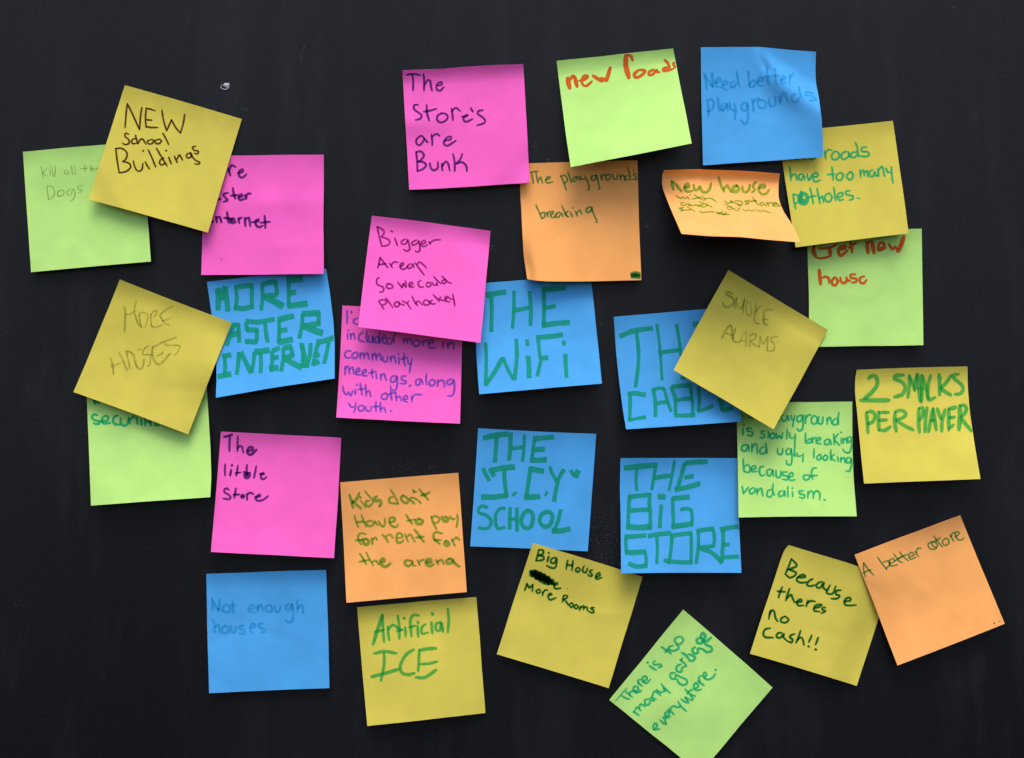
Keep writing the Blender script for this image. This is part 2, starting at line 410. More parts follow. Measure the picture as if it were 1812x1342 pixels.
# pen strokes of every note: origin and scale of the tracing, then one string per written line
TEXT = {
 'kill': (30, 250, 5.592, [
  '240 250 250 310 260 375;300 265 258 318 305 346;324 280 331 340;322 246 324 250;347 252 352 300 362 352;384 248 378 300 374 355',
  '502 285 476 295 470 322 488 330 508 302 514 330;540 246 545 290 549 330;572 240 576 290 581 332',
  '625 274 660 270 702 268;668 235 672 270 674 302;730 236 735 305;735 288 752 262 763 300;778 280 800 262',
  '300 445 304 510 312 575;294 441 350 452 374 508 352 558 308 583;437 481 402 508 410 545 450 537 468 505 440 480;532 475 496 500 505 535 540 518 556 470 577 520 562 570 525 597;655 431 600 455 612 475 645 487 630 503 600 510',
 ]),
 'newschool': (150, 140, 4.793, [
  '342 415 350 300 362 210;362 210 415 320 465 432;465 432 472 330 485 238;522 245 515 330 520 412;525 250 560 257 598 270;520 345 570 350;520 405 570 412 620 412',
  '655 265 668 350 695 440;695 440 735 345;735 345 770 410 812 460;812 460 835 380 848 298',
  '374 470 346 460 342 488 368 510 378 543 345 557 322 545;440 506 410 510 396 530 410 550 440 545;430 475 450 550;452 550 470 515 492 512 520 555;560 515 530 530 545 552 575 545 585 520 560 515;630 510 600 522 602 545 632 548 650 525 630 510;662 460 690 510 712 558',
  '262 590 275 690 292 795;258 592 310 588 345 610 360 640 345 685 320 700;320 700 375 715 388 750 350 785 290 796',
  '412 695 428 755 455 782 484 768 494 715;512 702 530 735 550 765;493 608 498 612;538 600 570 670 602 748;672 668 640 690 635 715 652 730 685 715;608 588 650 660 700 740;712 665 735 722;688 606 693 610',
  '760 655 785 710;783 680 803 646 830 690;900 625 866 640 868 668 892 668 908 640 895 628;893 630 930 682 975 708 965 722 932 720;942 570 915 578 926 604 964 612 955 636 930 630',
 ]),
 'internet': (350, 260, 5.592, [
  '300 215 322 285;310 235 335 185 375 200;395 260 440 250 446 226 412 238 408 285 440 305 485 270',
  '205 520 225 518;302 455 254 470 270 500 294 530 255 545;346 405 355 460 372 515;325 485 395 477;405 502 445 487 428 470 402 500 420 527 465 515;468 475 482 517;476 495 500 462 528 466',
  '135 742 150 738;180 690 190 750;190 705 215 692 235 750;290 645 297 700 307 757;258 702 340 715;330 737 365 727 350 707 325 727 340 757 378 745;400 702 410 757;405 715 435 700;465 700 471 787;472 720 505 702 520 785;535 747 600 737 600 717 570 737 577 775 610 797 642 780;660 680 668 805;620 752 715 742',
  '*.45 236 1112 238 1114',
 ]),
 'stores': (700, 100, 5.368, [
  '105 175 170 168 235 178;160 175 168 250 165 325;265 165 272 240 270 328;275 270 305 225 330 235 335 280 347 330;395 278 435 270 440 246 410 250 388 285 395 317 425 325 460 290',
  '215 460 180 463 175 500 210 530 247 560 235 592 190 605;295 460 300 540 320 615;265 527 330 515 390 498;440 538 400 565 395 605 430 628 480 607 495 570 470 545 435 540;530 495 540 550 545 608;535 525 570 490 615 520;628 572 665 572 688 555 655 568 645 600 670 623 732 595;712 490 735 528;830 512 790 518 780 545 820 575 852 610 835 637 775 655',
  '275 785 245 755 202 785 198 825 225 845 260 812 275 778;275 782 305 820;340 740 348 800 348 845;345 765 385 737 420 755;465 802 520 790 530 765 490 770 460 812 465 840 500 847 575 800',
  '195 905 205 1000 208 1095;195 910 240 903 270 940 240 985 210 1000;215 1000 265 1005 290 1035 260 1070 208 1090;325 1010 335 1060 365 1083 400 1060 402 1000;440 1015 445 1087;445 1045 475 1000 500 1020 515 1087;545 925 560 1000 562 1092;635 925 612 980 570 1022;580 1020 630 1005 670 1040 678 1092',
 ]),
 'newroads': (980, 80, 6.1, [
  '*1.3 150 355 158 410 172 465;165 385 208 335 235 370;*1.2 228 350 240 400 252 450',
  '*.8 275 387 340 368 368 338 332 332 305 370 310 425 355 440 412 390;420 330 470 362 520 395;*1.3 505 365 560 378;*1.1 568 388 590 310 610 240',
  '*1.4 778 110 778 220 810 355;*.9 790 105 832 118 850 165;*.9 920 268 868 315 888 350 940 332 985 280 930 268;*.8 1080 265 1028 290 1030 322 1070 315 1112 265 1108 290 1140 292;*.8 1195 158 1225 190 1250 230;*.8 1252 240 1190 252 1180 278 1230 275 1282 258;*.7 1312 190 1288 198 1296 220 1316 232 1292 252',
 ]),
 'needbetter': (1230, 70, 5.833, [
  '95 350 110 430 118 515;95 362 140 430 180 490;175 345 185 490;210 447 270 430 250 400 215 430 220 488 275 490;285 472 335 457 320 427 288 452 290 505 335 520;402 430 370 450 370 490 400 490 430 450;430 330 440 410 457 485',
  '550 330 555 410 560 490;560 470 600 420 625 450 600 490 565 490;650 437 705 420 690 395 655 410 650 470 700 480;735 275 745 340 757 467;720 388 800 380 868 374;820 300 826 380 840 465;890 422 930 402 915 380 890 410 900 450 937 445;975 370 976 457;980 395 1012 350',
  '128 625 136 710 140 800;120 632 170 618 192 660 180 720 135 740;235 600 240 660 246 735;315 660 285 668 268 720 290 732 320 690 325 660 340 740;355 650 365 710 400 738;405 660 416 740 410 825;520 650 480 680 490 735 530 722 540 655 547 780 535 860 505 872 475 830;590 620 600 680 600 745;595 652 640 612 672 615;700 625 650 640 660 700 710 707 735 660 700 625;765 605 765 660 790 692 825 672 830 590;868 590 877 672;880 642 905 562 930 550 945 610 968 652;1042 560 1000 588 1005 640 1050 642 1075 600;1070 490 1082 560 1112 615;1220 560 1150 545 1140 572 1220 595 1248 628 1180 630',
 ]),
 'playgrounds': (910, 270, 5.592, [
  '160 195 235 185;170 200 190 310;215 195 225 250 235 305;240 280 262 245 280 305;315 270 345 262 355 240 325 245 310 280 330 302 385 290',
  '460 230 490 300 515 375;460 235 495 225 525 260 515 295 490 305;530 195 550 250 562 300;632 235 590 250 575 280 600 287 630 245 652 277;655 230 665 265 700 262;698 233 730 300 742 365 720 372;812 225 765 240 765 272 800 267 815 225 830 290 846 355 830 362;855 225 870 277;865 247 885 215 907 227;935 215 905 235 915 272 945 262 952 230 935 215;975 215 985 262 1015 262 1022 215;1045 215 1055 272;1055 242 1080 222 1097 275;1125 228 1097 245 1100 272 1132 265;1120 145 1138 210 1152 277;1180 175 1184 187;1212 210 1180 215 1200 240 1215 265 1172 265',
  '215 520 245 590 275 655;*1.3 270 655 298 640 306 604 282 595 258 610;320 590 337 640;330 607 352 580;365 622 386 602 385 580 360 600 365 640 400 640 425 600;450 588 415 610 410 635 440 642 465 600 482 640;470 530 500 590 527 640;535 580 500 610 542 640;555 590 577 638;578 548 582 552;605 580 625 632;620 602 650 570 667 612;*1.3 745 540 715 560 717 590 745 590 770 552 750 540;765 550 790 620 820 685 805 692',
  '*2.6 1160 1203 1198 1198 1240 1204;*2.6 1162 1230 1200 1226 1244 1236;*2.6 1162 1216 1230 1218',
 ]),
 'newhouse': (1160, 290, 6.969, [
  '195 222 205 270 222 322;200 217 250 255 285 300 322 345;355 290 410 290 400 248 365 268 362 320 400 347 452 335;470 258 482 325 522 318 548 280 572 340 620 355 665 318 685 242',
  '775 165 805 260 845 350;840 322 878 272 905 300 935 355;*1.3 1000 270 962 290 960 340 1000 345 1028 308 1000 272;1070 280 1080 340 1120 352 1155 310 1162 258;1240 225 1200 272 1222 325 1185 355;1275 300 1345 290 1340 262 1290 270 1270 322 1310 377 1370 365 1400 320',
  '*.58 250 395 310 430 342 410 365 435 395 405;*.58 395 412 418 442;*.58 425 383 430 385;*.58 478 385 540 425 600 455;*.58 450 437 560 415;*.58 570 395 620 450;*.58 610 432 680 430 752 472',
  '*.65 850 460 890 490 945 468;*.65 925 455 955 488;*.65 965 468 1055 530;*.65 980 455 1060 470 1072 500 1020 510;*.65 1155 450 1100 465 1150 490 1105 502;*.65 1195 420 1235 470 1270 512;*.65 1150 470 1245 455;*.65 1340 475 1290 490 1300 520 1350 500 1367 525;*.65 1370 475 1400 525;*.65 1385 492 1432 480;*.65 1448 505 1500 492 1452 482 1448 520 1500 525;*.6 1500 492 1530 530 1552 490',
  '*.58 355 480 310 488 340 520 390 500 420 525;*.58 410 495 450 520 500 508 530 530;*.58 590 505 532 512 590 535 642 510;*.58 540 470 620 500 702 540',
  '*.5 945 535 880 540 910 567 962 555;*.5 850 505 900 520 960 555;*.5 985 550 970 570 1020 577 1040 557 1000 545;*.5 1070 560 1110 585 1150 567 1190 587 1232 565;*.5 1245 595 1262 572 1300 602;*.5 1300 577 1370 590 1430 610',
  '*.58 345 545 290 550 340 572 300 585;*.58 390 535 440 562 490 590;*.58 325 577 440 570;*.58 540 590 590 605 622 590;*.58 620 602 690 590 722 605;*.65 740 600 800 607 830 590;*.65 760 617 850 622 870 600;*.65 830 630 910 625',
 ]),
 'potholes': (1370, 200, 5.368, [
  '285 440 284 428;330 432 360 445 395 428;205 440 225 436',
  '478 360 485 400 490 440;485 385 515 350 550 355;570 370 545 405 555 440 595 440 620 405 600 370 565 368;690 365 645 385 640 430 670 440 710 405 705 370;705 370 720 425;785 370 740 378 730 410 760 425 790 390;770 278 790 340 800 420;880 325 835 330 835 365 885 370 902 395 870 415 808 408',
  '145 512 155 580 158 645;160 610 190 580 208 595 215 640;275 580 238 590 235 630 262 635 282 595 292 640;310 580 330 640 360 585;370 610 410 605 412 575 382 575 368 610 385 655 440 640;548 510 555 570 560 642;502 588 575 580;618 570 590 595 598 635 635 635 655 595 640 572 615 572;720 565 690 590 692 620 725 635 748 600 735 562 712 562',
  '815 540 822 610;820 570 845 545 858 600;855 570 880 550 890 605;935 540 905 560 910 600 940 600 955 560 965 605;985 530 990 605;990 550 1025 510 1050 605;1060 520 1075 560 1105 565;1112 510 1118 600 1126 668;975 590 992 602',
  '178 770 190 850 205 912;180 775 215 780 235 815 225 850 200 860;340 710 358 790 372 865;315 805 400 785;405 715 420 790 435 862;430 820 455 790 470 852;525 760 485 785 490 835 530 840 548 800 525 762;565 705 575 770 585 835;605 800 645 790 650 760 615 765 600 800 620 830 660 822;720 740 682 745 685 775 745 790 745 820 712 828',
  '*1.8 262 748 240 800 250 850 290 862 315 820 300 775 262 775 258 830 290 830;*.8 785 808 812 812',
 ]),
 'getnew': (1410, 390, 5.592, [
  '*1.5 170 260 165 310 185 355;*.8 180 362 240 378 335 355;*1.3 325 285 332 350;*.8 215 282 330 270 395 240;*1.1 415 290 480 278 478 255 420 275 415 325 440 350 500 300;*1.1 530 210 540 265 548 320;*.9 510 275 590 225',
  '*1.5 692 220 705 325;*.9 705 225 738 205;*1.5 745 215 765 325;800 290 860 262 855 225 820 230 805 270 815 300 880 270;910 235 945 292;*.9 950 292 978 258;*.9 975 262 1000 312;*1.5 1000 312 1030 250 1060 160',
  '*1.3 222 490 228 560 235 635;*.9 240 575 285 560 318 580 320 625;372 565 348 600 355 640 385 640 405 600 380 565;*1 430 565 440 610 475 620 495 595 490 565;490 590 530 600;*.9 580 535 535 540 535 570 590 580 585 610 545 618;*.9 670 555 628 570 625 610 660 625 690 590',
 ]),
 'morehouses': (180, 520, 8.387, [
  '*1.3 325 195 345 215 350 300 345 430 338 560;350 300 400 312 440 295 480 265;*1.2 520 95 495 180 485 270 505 340 540 440 590 505;*1.1 555 290 560 350 575 440 595 500;555 320 580 285 640 280 685 320 675 400 640 500;*1.1 730 300 730 380 735 460 745 490;730 310 780 255 815 245 820 285 770 345;745 488 810 495 900 465;*1.1 1045 190 960 235 870 315 895 375 940 440 1010 468;900 405 970 385 1040 350',
  '*1.3 130 950 150 1020 170 1110 175 1200;135 1080 210 1055 280 1025;*1.4 258 880 305 960 345 1060 375 1135;*1.2 365 850 385 950 405 1040 415 1120;*1.2 365 850 430 870 475 920 495 1010 530 1095 580 1120 615 1060 630 960;535 832 590 825;695 775 640 810 610 865 615 905 680 905 730 900;730 900 725 980 715 1050 680 1080;*1.2 760 790 750 860 765 960 800 1020 850 1050 910 1010 1010 890;*1.2 750 795 830 760 940 705 1110 650;815 920 870 905 915 860;940 730 960 765 1050 768 1140 765 1160 800 1125 870 1085 910',
 ]),
 'fasterinternet': (360, 470, 5.592, [
  '135 240 145 330 145 440;150 225 190 340;215 210 190 340;218 210 230 320 242 450;*.8 320 220 330 320 320 430;310 215 400 205 490 195;*.8 480 200 478 300 480 420;305 420 400 425 490 405;*.8 580 190 585 310 572 440;580 190 660 165 725 165;*.8 715 170 730 290;600 300 730 290;*1.3 600 310 690 350 785 405',
  '*.8 840 140 845 270 840 400;*1.3 830 140 910 140 975 130;850 272 910 265;*1.2 835 400 930 390 1025 378',
  '*.8 300 575 270 680 230 790;310 590 350 590;*.8 345 575 350 660 355 760;*1.2 270 690 350 670;420 550 550 560 700 530;*.8 425 570 425 640;430 635 540 640;*.8 530 640 530 740;415 752 530 755;*.8 610 580 620 670 635 760',
  '*.8 750 540 750 650 745 765;*1.2 745 540 810 520 890 500;750 650 825 635;*1.2 745 760 810 745 880 730;*.8 980 480 975 590 950 720;*1.2 980 478 1060 475 1150 470;*.8 1140 475 1140 580;*1.1 990 600 1150 570;*1.3 990 600 1080 635 1175 670',
  '190 900 270 885;*.8 210 900 215 1000 210 1090;*1.1 145 1100 270 1075;*.8 350 860 345 960 330 1080;370 860 420 960 470 1060;*.8 505 860 495 960 475 1060;*1.2 510 855 580 850 650 835;*.8 565 860 570 960 565 1060;*.8 680 850 680 950 670 1030;685 845 750 815;690 920 740 905;*1.2 660 1025 735 1010;*.8 790 815 790 920 770 1045;*1.1 795 815 870 805;*.8 865 810 885 900;800 910 885 890;*1.2 800 920 890 970 970 1010;*.8 970 770 985 880 975 1010;975 790 1000 900 1020 1010;*.8 1060 770 1055 880 1025 1000;*.8 1135 770 1110 860 1085 990;*1.1 1125 760 1200 745 1290 715;1110 890 1145 885;1085 975 1140 950;*.8 1240 765 1220 860 1195 970',
 ]),
 'bigger': (630, 370, 5.368, [
  '200 170 220 260 245 352;200 168 250 195 268 225 240 265;240 265 300 285 322 315 300 345 245 355;368 275 395 350;330 208 348 218;470 285 430 310 440 335 480 325 490 290 505 340 510 385 480 400 452 385;575 295 530 320 545 345 585 325 595 300 605 350 605 395 585 410 562 400;625 335 660 320 655 300 625 310 620 345 645 358 680 340;690 310 710 335;700 325 740 298 802 292',
  '205 565 220 510 228 460;228 460 265 510 305 560;215 530 285 520;320 515 345 560;335 535 360 505 400 508;420 550 450 530 445 512 420 530 425 565 460 572 490 545;520 520 490 540 500 568 530 550 540 522 550 560;560 510 600 565 648 628;580 530 600 505 640 530 668 562',
  '222 654 203 659 195 691 206 721 246 737 265 761 251 787 222 790;321 710 294 715 289 739 313 758 342 750 353 737 329 715 307 713;395 694 417 723 438 750;438 750 449 713 459 707;449 713 475 742 470 681;502 731 534 718 534 697 510 702 505 729 521 745 550 739;619 681 595 691 593 723 614 745 643 739;683 699 667 715 673 737 697 739 710 721 699 699 683 699;721 697 734 721 761 723 769 697;769 713 774 726;739 643 769 678 806 710;849 675 822 681 817 702 838 710 857 689;817 641 854 675 875 697 907 707',
  '214 875 238 910 265 953;214 873 257 862 286 875 286 899 251 915;283 846 315 889 350 939;411 883 374 889 363 910 385 931 409 918 409 891;406 894 427 905 462 915;438 875 470 889 486 899;502 873 489 899 523 953;531 830 555 878 587 921;566 905 582 878 603 883 633 913;657 865 641 883 651 910 683 913 699 894 683 870 657 865;726 867 707 878 710 897 737 905 758 899;731 814 758 841 790 878;806 835 790 857 817 867 849 873;849 851 870 843 859 830 846 846 851 867 875 883 891 881;875 835 897 857 913 857;918 809 929 867 939 923',
 ]),
 'included': (580, 530, 5.836, [
  '200 115 200 180 198 255;245 120 243 145;305 195 270 210 270 245 312 258',
  '205 350 205 415;212 318 216 322;235 350 240 415;240 375 265 350 282 415;365 340 325 370 325 420 375 440;405 330 398 390 405 440;425 375 420 430 455 440 465 380;465 380 470 445;525 390 490 400 490 440 520 445 535 400;535 340 530 400 540 455;565 410 600 400 590 370 565 390 565 440 605 460;650 400 615 410 615 455 650 460 670 410;695 350 680 400 685 445',
  '785 400 785 455;785 425 810 400 825 460;825 430 855 405 868 465;915 420 885 440 895 480 935 480 950 440 920 418;975 425 985 480;985 445 1030 420;1045 455 1090 445 1080 415 1045 430 1040 480 1075 505 1110 490;1190 440 1190 505;1240 450 1240 510;1240 475 1275 450 1300 465 1300 515',
  '240 535 195 535 175 575 195 605 240 600;285 545 252 570 265 608 300 600 310 560 285 545;335 550 335 615;335 580 365 555 378 615;378 580 410 555 425 620;460 560 462 630;462 590 490 560 505 630;505 590 540 565 550 630;575 590 570 635 610 640 620 590;650 590 650 650;650 615 685 590 705 660;735 600 735 670;730 565 732 570;790 560 785 630 800 690;755 620 830 600;825 620 835 665 865 665;870 610 855 680 845 760',
  '180 690 178 780;180 720 210 690 225 770;225 725 255 700 270 775;300 750 330 740 320 710 295 735 295 775 340 780;365 765 395 750 390 725 362 745 362 785 410 790;460 720 455 770 465 815;420 765 500 745;500 765 505 820;545 770 550 835;550 795 580 770 605 840;710 790 660 800 650 850 690 850 715 800 715 900 695 940 655 930 650 890;808 790 765 800 765 830 805 845 800 870 745 868;860 885 838 900;960 820 915 835 912 880 945 880 965 830 985 880;1020 770 1015 830 1025 885;1080 825 1050 850 1058 890 1095 885 1105 845 1080 825;1135 830 1135 900;1135 860 1170 835 1200 850 1205 905;1280 820 1235 845 1240 880 1280 870 1300 830 1308 920 1290 990 1235 1000',
  '155 895 165 950 190 985 215 955;215 955 235 995 260 945;285 930 285 985;300 880 302 885;335 865 345 930 355 990;310 930 380 925;390 880 395 940 398 1000;398 960 430 950 445 1005;600 970 560 985 560 1025 600 1030 620 990 595 968;650 945 655 1000 662 1040;620 985 700 960;700 960 705 1000 710 1050;710 1020 740 1000 760 1050;785 1035 825 1025 815 995 785 1010 785 1045 820 1062;865 1000 870 1060;870 1030 900 985 970 985',
  '215 1070 240 1110 270 1110;290 1065 285 1120 268 1170;340 1095 315 1115 325 1150 365 1145 375 1110 345 1092;395 1105 400 1150 440 1150 450 1105;500 1055 495 1110 500 1160;465 1110 540 1105;545 1060 545 1120 545 1165;545 1135 580 1120 600 1170;650 1152 658 1155',
 ]),
 'wifi': (840, 480, 5.833, [
  '*1.2 120 250 220 230 320 215;*.9 170 270 175 400 172 625;*.8 405 205 405 400 388 590;400 405 480 395 560 375;*.9 565 210 580 380 575 560;*1.2 695 190 810 185 935 172;*.9 715 210 715 400 712 580;720 380 830 360;*1.2 700 560 840 540 975 530',
  '*.8 110 740 120 900 112 1180;115 1170 200 1050 285 900;*.8 290 890 340 1010 400 1120;*.9 430 700 435 900 410 1120;*.9 540 710 545 770;*1.1 550 880 560 1000 560 1100;*1.1 640 685 780 675 905 655;*.8 655 690 670 870 680 930 645 1085;*1.1 680 900 755 895;*.9 915 720 925 765;*.9 935 860 940 980 948 1095',
 ]),
 'cable': (1080, 530, 5.592, [
  '*1.2 95 365 240 310 415 285;*.9 260 330 280 580 250 870;*.7 460 250 490 480 512 800;480 530 580 515 690 500;*.8 655 250 680 400 700 560;*1.2 820 250 880 240;*1 700 770 740 785',
  '*1.1 175 935 250 930 345 945;*.9 195 940 195 1070 190 1200;*.9 180 1195 260 1180 350 1165;*.9 410 900 470 880 530 880;*.9 425 900 445 1020 445 1160;*.8 530 880 560 990 600 1110;430 1035 560 1010;*.9 600 865 640 980 645 1140;*1.1 610 865 700 855 795 850;*.8 790 860 810 1000 815 1140;650 1000 800 980;635 1150 740 1150 835 1145',
  '*.9 870 870 880 1000 870 1110;870 1105 950 1080 1015 1055;*1.1 1080 985 1100 1050 1110 1100;*1.1 1110 1100 1210 1075',
 ]),
 'smoke': (1260, 500, 9.586, [
  '*1.3 350 200 270 160 240 205 330 250 370 310 340 380 260 425 195 390 190 340;*1.1 380 455 390 350 415 260;415 260 420 350 440 420 490 450;*1.1 490 450 530 380 550 280;550 280 535 390 530 520;590 320 575 420 590 530 630 570 665 520 665 420 640 350 590 320;*1.2 738 350 740 450 720 560 715 640 750 690 800 700;855 405 800 425 750 490;*1.2 1045 465 960 465 890 480 880 560 870 640 890 710 950 722;885 630 940 630',
  '*1.3 160 960 220 840 280 745 325 735 335 830 350 985;230 860 300 880 345 905;*1.1 400 780 370 870 360 960 380 1010 480 1010;475 1000 520 900 570 840 590 840 580 940 575 1085;480 985 590 990;640 900 640 980 640 1090;*1.1 640 900 720 870 750 900 720 960 650 1000;650 1010 720 1060 800 1090;815 910 810 1010 800 1110;815 920 840 1000 870 1050;*1.1 870 1050 910 980 950 920;*1.1 950 920 940 1020 930 1160;1110 915 1030 930 990 980 1030 1020 1060 1080 1030 1160 930 1160',
 ]),
 'security': (140, 680, 5.835, [
  '150 170 165 205;165 168 175 195;190 180 205 200',
  '190 320 150 315 130 345 160 370 205 385 205 410 170 412 150 400;205 385 290 375 300 340 265 330 235 365 250 405 325 400;400 325 365 335 350 375 365 410 420 420;430 350 430 405 465 430 500 410 510 350;515 345 525 410;520 370 560 335 575 350;595 345 605 415;640 360 645 425;680 360 682 428;740 375 740 430;700 385 740 395;790 400 785 425 830 422',
 ]),
 'littlestore': (380, 760, 9.583, [
  '*1.3 155 125 225 115 300 85;*1.1 260 120 250 230 250 375;392 115 388 240 385 375;385 330 430 280 465 300 475 350 490 400;*1.3 560 365 640 350 640 310 590 305 550 360 570 415 620 425 710 345',
  '178 590 172 680 175 785;*1.1 280 680 260 790;*1.1 290 605 294 615;395 610 380 700 365 790;350 745 440 730;548 600 540 690 535 800;480 720 540 735 605 735;*1.5 500 760 520 815 560 820 590 770 540 760;705 620 690 710 665 825;*1.1 765 755 835 760 820 740 785 775 790 830 830 845 880 805',
  '240 1030 210 1000 165 1020 170 1070 230 1105 268 1150 245 1185 140 1175;*1.1 360 1000 345 1080 330 1165;315 1110 420 1105;*1.7 480 1110 455 1135 475 1150 495 1130;545 1090 550 1200;550 1110 600 1075 660 1100;675 1150 770 1135 760 1105 710 1140 700 1190 750 1215 840 1185 910 1125',
 ]),
 'kids': (600, 860, 8.236, [
  '*1.3 150 125 180 230 205 325;*1.4 295 100 265 180 195 245;*1.4 200 225 250 270 320 330;310 215 350 260 385 320;310 165 316 175;*1.1 445 215 395 225 395 280 440 300 480 260;*.9 375 75 430 140 480 200 500 250;*1.5 555 150 510 185 530 220 590 210 610 240 590 300',
  '750 55 800 130 865 260;790 160 735 180 735 240 800 255 865 262;*1.2 930 140 900 180 930 230 990 250 1010 200 970 160 930 140;*1.1 1030 190 1060 225 1100 262;1040 170 1100 180 1150 210 1195 258;*1.1 1080 60 1090 85;1080 92 1130 85;*1.1 1165 45 1220 110 1300 205;*1.3 1190 140 1260 125 1320 95',
  '225 435 250 520 280 605;325 420 355 500 400 600;255 530 360 520;*1.1 480 510 410 520 405 560 450 590 500 560 520 520 565 575;575 510 600 560 645 595 670 540 665 475;*1.1 735 530 810 510 800 465 745 470 735 530 770 585 830 600 865 560;975 420 1020 490 1070 560;980 515 1110 490;*1.5 1170 480 1120 510 1140 550 1190 555 1220 515 1170 480;*1.1 1345 450 1370 530 1420 635;*1.1 1345 460 1410 440 1465 480 1445 525 1390 545;*1.5 1500 450 1520 500 1560 520 1590 480 1540 450;*1.1 1620 440 1640 480 1690 480;*1.1 1720 415 1730 500 1710 600',
  '395 705 320 690 280 730 290 800 320 855;235 795 350 785;*1.4 395 770 350 790 370 850 420 850 430 800 395 770;*1.1 475 760 490 850;490 790 530 750 555 790;*1.2 630 710 680 760 715 825;680 740 740 710 790 760;*1.1 850 760 925 745 900 695 850 700 835 770 860 830 910 820 940 790;*1 960 700 980 760 1010 820;990 740 1040 710 1080 770 1105 815;*1.1 1095 635 1150 700 1190 760 1240 820;*1.2 1120 755 1235 740;*1.1 1505 695 1420 675 1380 700 1385 770 1470 850;*1.1 1380 790 1480 790;*1.5 1550 800 1540 850 1580 870 1600 830 1560 800;*1.1 1640 780 1690 875;*1.1 1650 800 1710 755 1755 790',
  '300 985 350 1060 400 1150;395 970 440 1060 500 1165;295 1105 440 1080;480 1110 530 1090 580 1150;*1.4 610 1110 660 1100 650 1060 605 1080 600 1120 640 1170 690 1175 750 1130;*1.2 1040 1090 970 1090 960 1140 1010 1170 1060 1130 1060 1090;1070 1100 1080 1160 1120 1160;1140 1080 1180 1160;*1 1170 1110 1210 1080 1240 1080;*1.4 1270 1115 1340 1110 1330 1070 1280 1080 1270 1140 1330 1170 1380 1140;*1.1 1410 1080 1450 1145;*1.1 1430 1110 1490 1080 1530 1140;*1.5 1610 1060 1570 1090 1580 1130 1640 1120 1660 1080 1610 1060;*1.3 1650 1085 1700 1140 1755 1180',
 ]),
 'jcy': (820, 740, 5.368, [
  '*1.3 190 190 300 165 420 150;*1 315 180 308 300 300 420;*1 450 140 445 270 435 400;445 290 500 285 560 275;*.8 578 160 575 290 560 410;*1.2 670 195 750 190 855 180;*.9 680 195 660 300 650 420;*1.2 675 300 770 295;*1.3 655 400 720 400 785 395',
  '*.9 185 480 215 540 245 595;*1.2 255 480 290 550;*1.3 270 495 370 475 485 465;*1 385 490 395 620 410 750;*1.3 175 750 290 750 410 735;*1.4 480 715 490 725;*1 640 465 620 600 595 770;*1.3 640 480 700 495 760 505;*1.3 585 755 650 750 725 745;*1.2 780 715 792 722;*.8 820 465 850 540 885 600;*1 955 490 900 590 860 790;*1.3 1020 520 1040 510;*1.3 1060 560 1090 500',
  '*.8 230 850 180 835 145 860 150 900 210 920 255 960 260 1010 220 1050 145 1040;*.8 400 860 350 860 310 910 305 990 330 1050 395 1035;*.9 445 850 440 950 440 1055;*.8 440 960 515 955;*.9 508 855 508 960 510 1075;*1 610 875 565 920 550 990 590 1045 640 1030 660 960 650 900 610 872;*1 790 890 740 920 725 980 765 1030 820 1015 845 950 830 900 790 888;*.9 925 870 900 970 860 1080;*1.3 845 1070 930 1070 1010 1050',
 ]),
 'bigstore': (1080, 790, 5.592, [
  '*1.3 140 215 280 200 460 185;*.7 260 220 255 330 260 440;*.8 450 190 430 310 410 430;*1.1 440 315 510 300 600 290;*.7 635 140 610 290 580 440;*1.2 745 165 850 155 955 150;*1 735 170 700 300 665 420;*1 735 310 820 295;*1.2 640 430 760 405 885 370',
  '*.9 190 490 180 650 175 810;*1.1 185 500 280 490 400 480;*.9 392 470 385 560 395 650 395 820;*1.1 190 635 290 630 390 625;*1.4 165 795 280 805 405 795;*1.4 475 500 540 500;*.9 505 580 495 690 490 805;*1.2 615 515 690 510 780 500;*.8 615 510 620 650 625 800;*.9 695 630 750 615 800 630;*.8 800 630 810 700 805 780;*1.3 610 795 720 780 815 765',
  '*1.1 145 895 250 890 350 880;*.8 155 890 155 980 160 1060;*1.2 150 1050 250 1050 345 1040;*.8 345 1040 355 1120 350 1190;*1.1 180 1160 260 1190 360 1180;*1.1 375 890 480 870 600 860;*.8 460 890 465 1020 460 1160;*.9 610 880 600 1020 580 1160;*1.1 600 885 700 870 805 860;*.8 800 860 800 1000 800 1150;*1 530 1130 660 1145 810 1150;*.8 870 830 870 980 850 1160;*1.1 855 840 940 825 1020 815;*.8 1015 820 1030 910 1020 1000;*1 870 1000 1020 985;*1.1 890 1010 1000 1050 1105 1150;*.9 1115 800 1115 960 1100 1150;*1.1 1090 825 1180 805 1262 795;*1 1110 975 1175 970;*1 1110 1100 1190 1095 1270 1090',
 ]),
 'vandalism': (1290, 700, 5.833, [
  '205 215 212 238;235 225 245 238',
  '510 255 515 268;560 200 540 225 555 265 590 255 605 210 620 262;640 205 650 250 675 250;680 205 665 270 658 325;750 200 705 225 710 270 745 262 760 205 765 290 755 350 720 365 700 340;785 200 790 290;790 245 815 205 850 200;880 205 850 240 860 290 900 285 910 235 880 205;930 215 920 280 960 290 970 220;1010 230 1015 300;1015 260 1040 225 1060 290;1110 235 1075 260 1075 300 1115 295 1125 250;1135 175 1125 240 1130 300',
  '145 335 142 410;150 305 154 309;235 345 190 340 190 365 240 380 235 415 190 410;370 370 330 375 345 400 370 410 350 440 320 432;400 365 410 400 400 440;455 390 425 405 430 440 465 440 475 410 455 388;490 390 495 445;495 445 525 410;525 410 540 445 555 385;600 345 600 400 595 450;625 385 635 440 670 435;685 395 680 460 680 520',
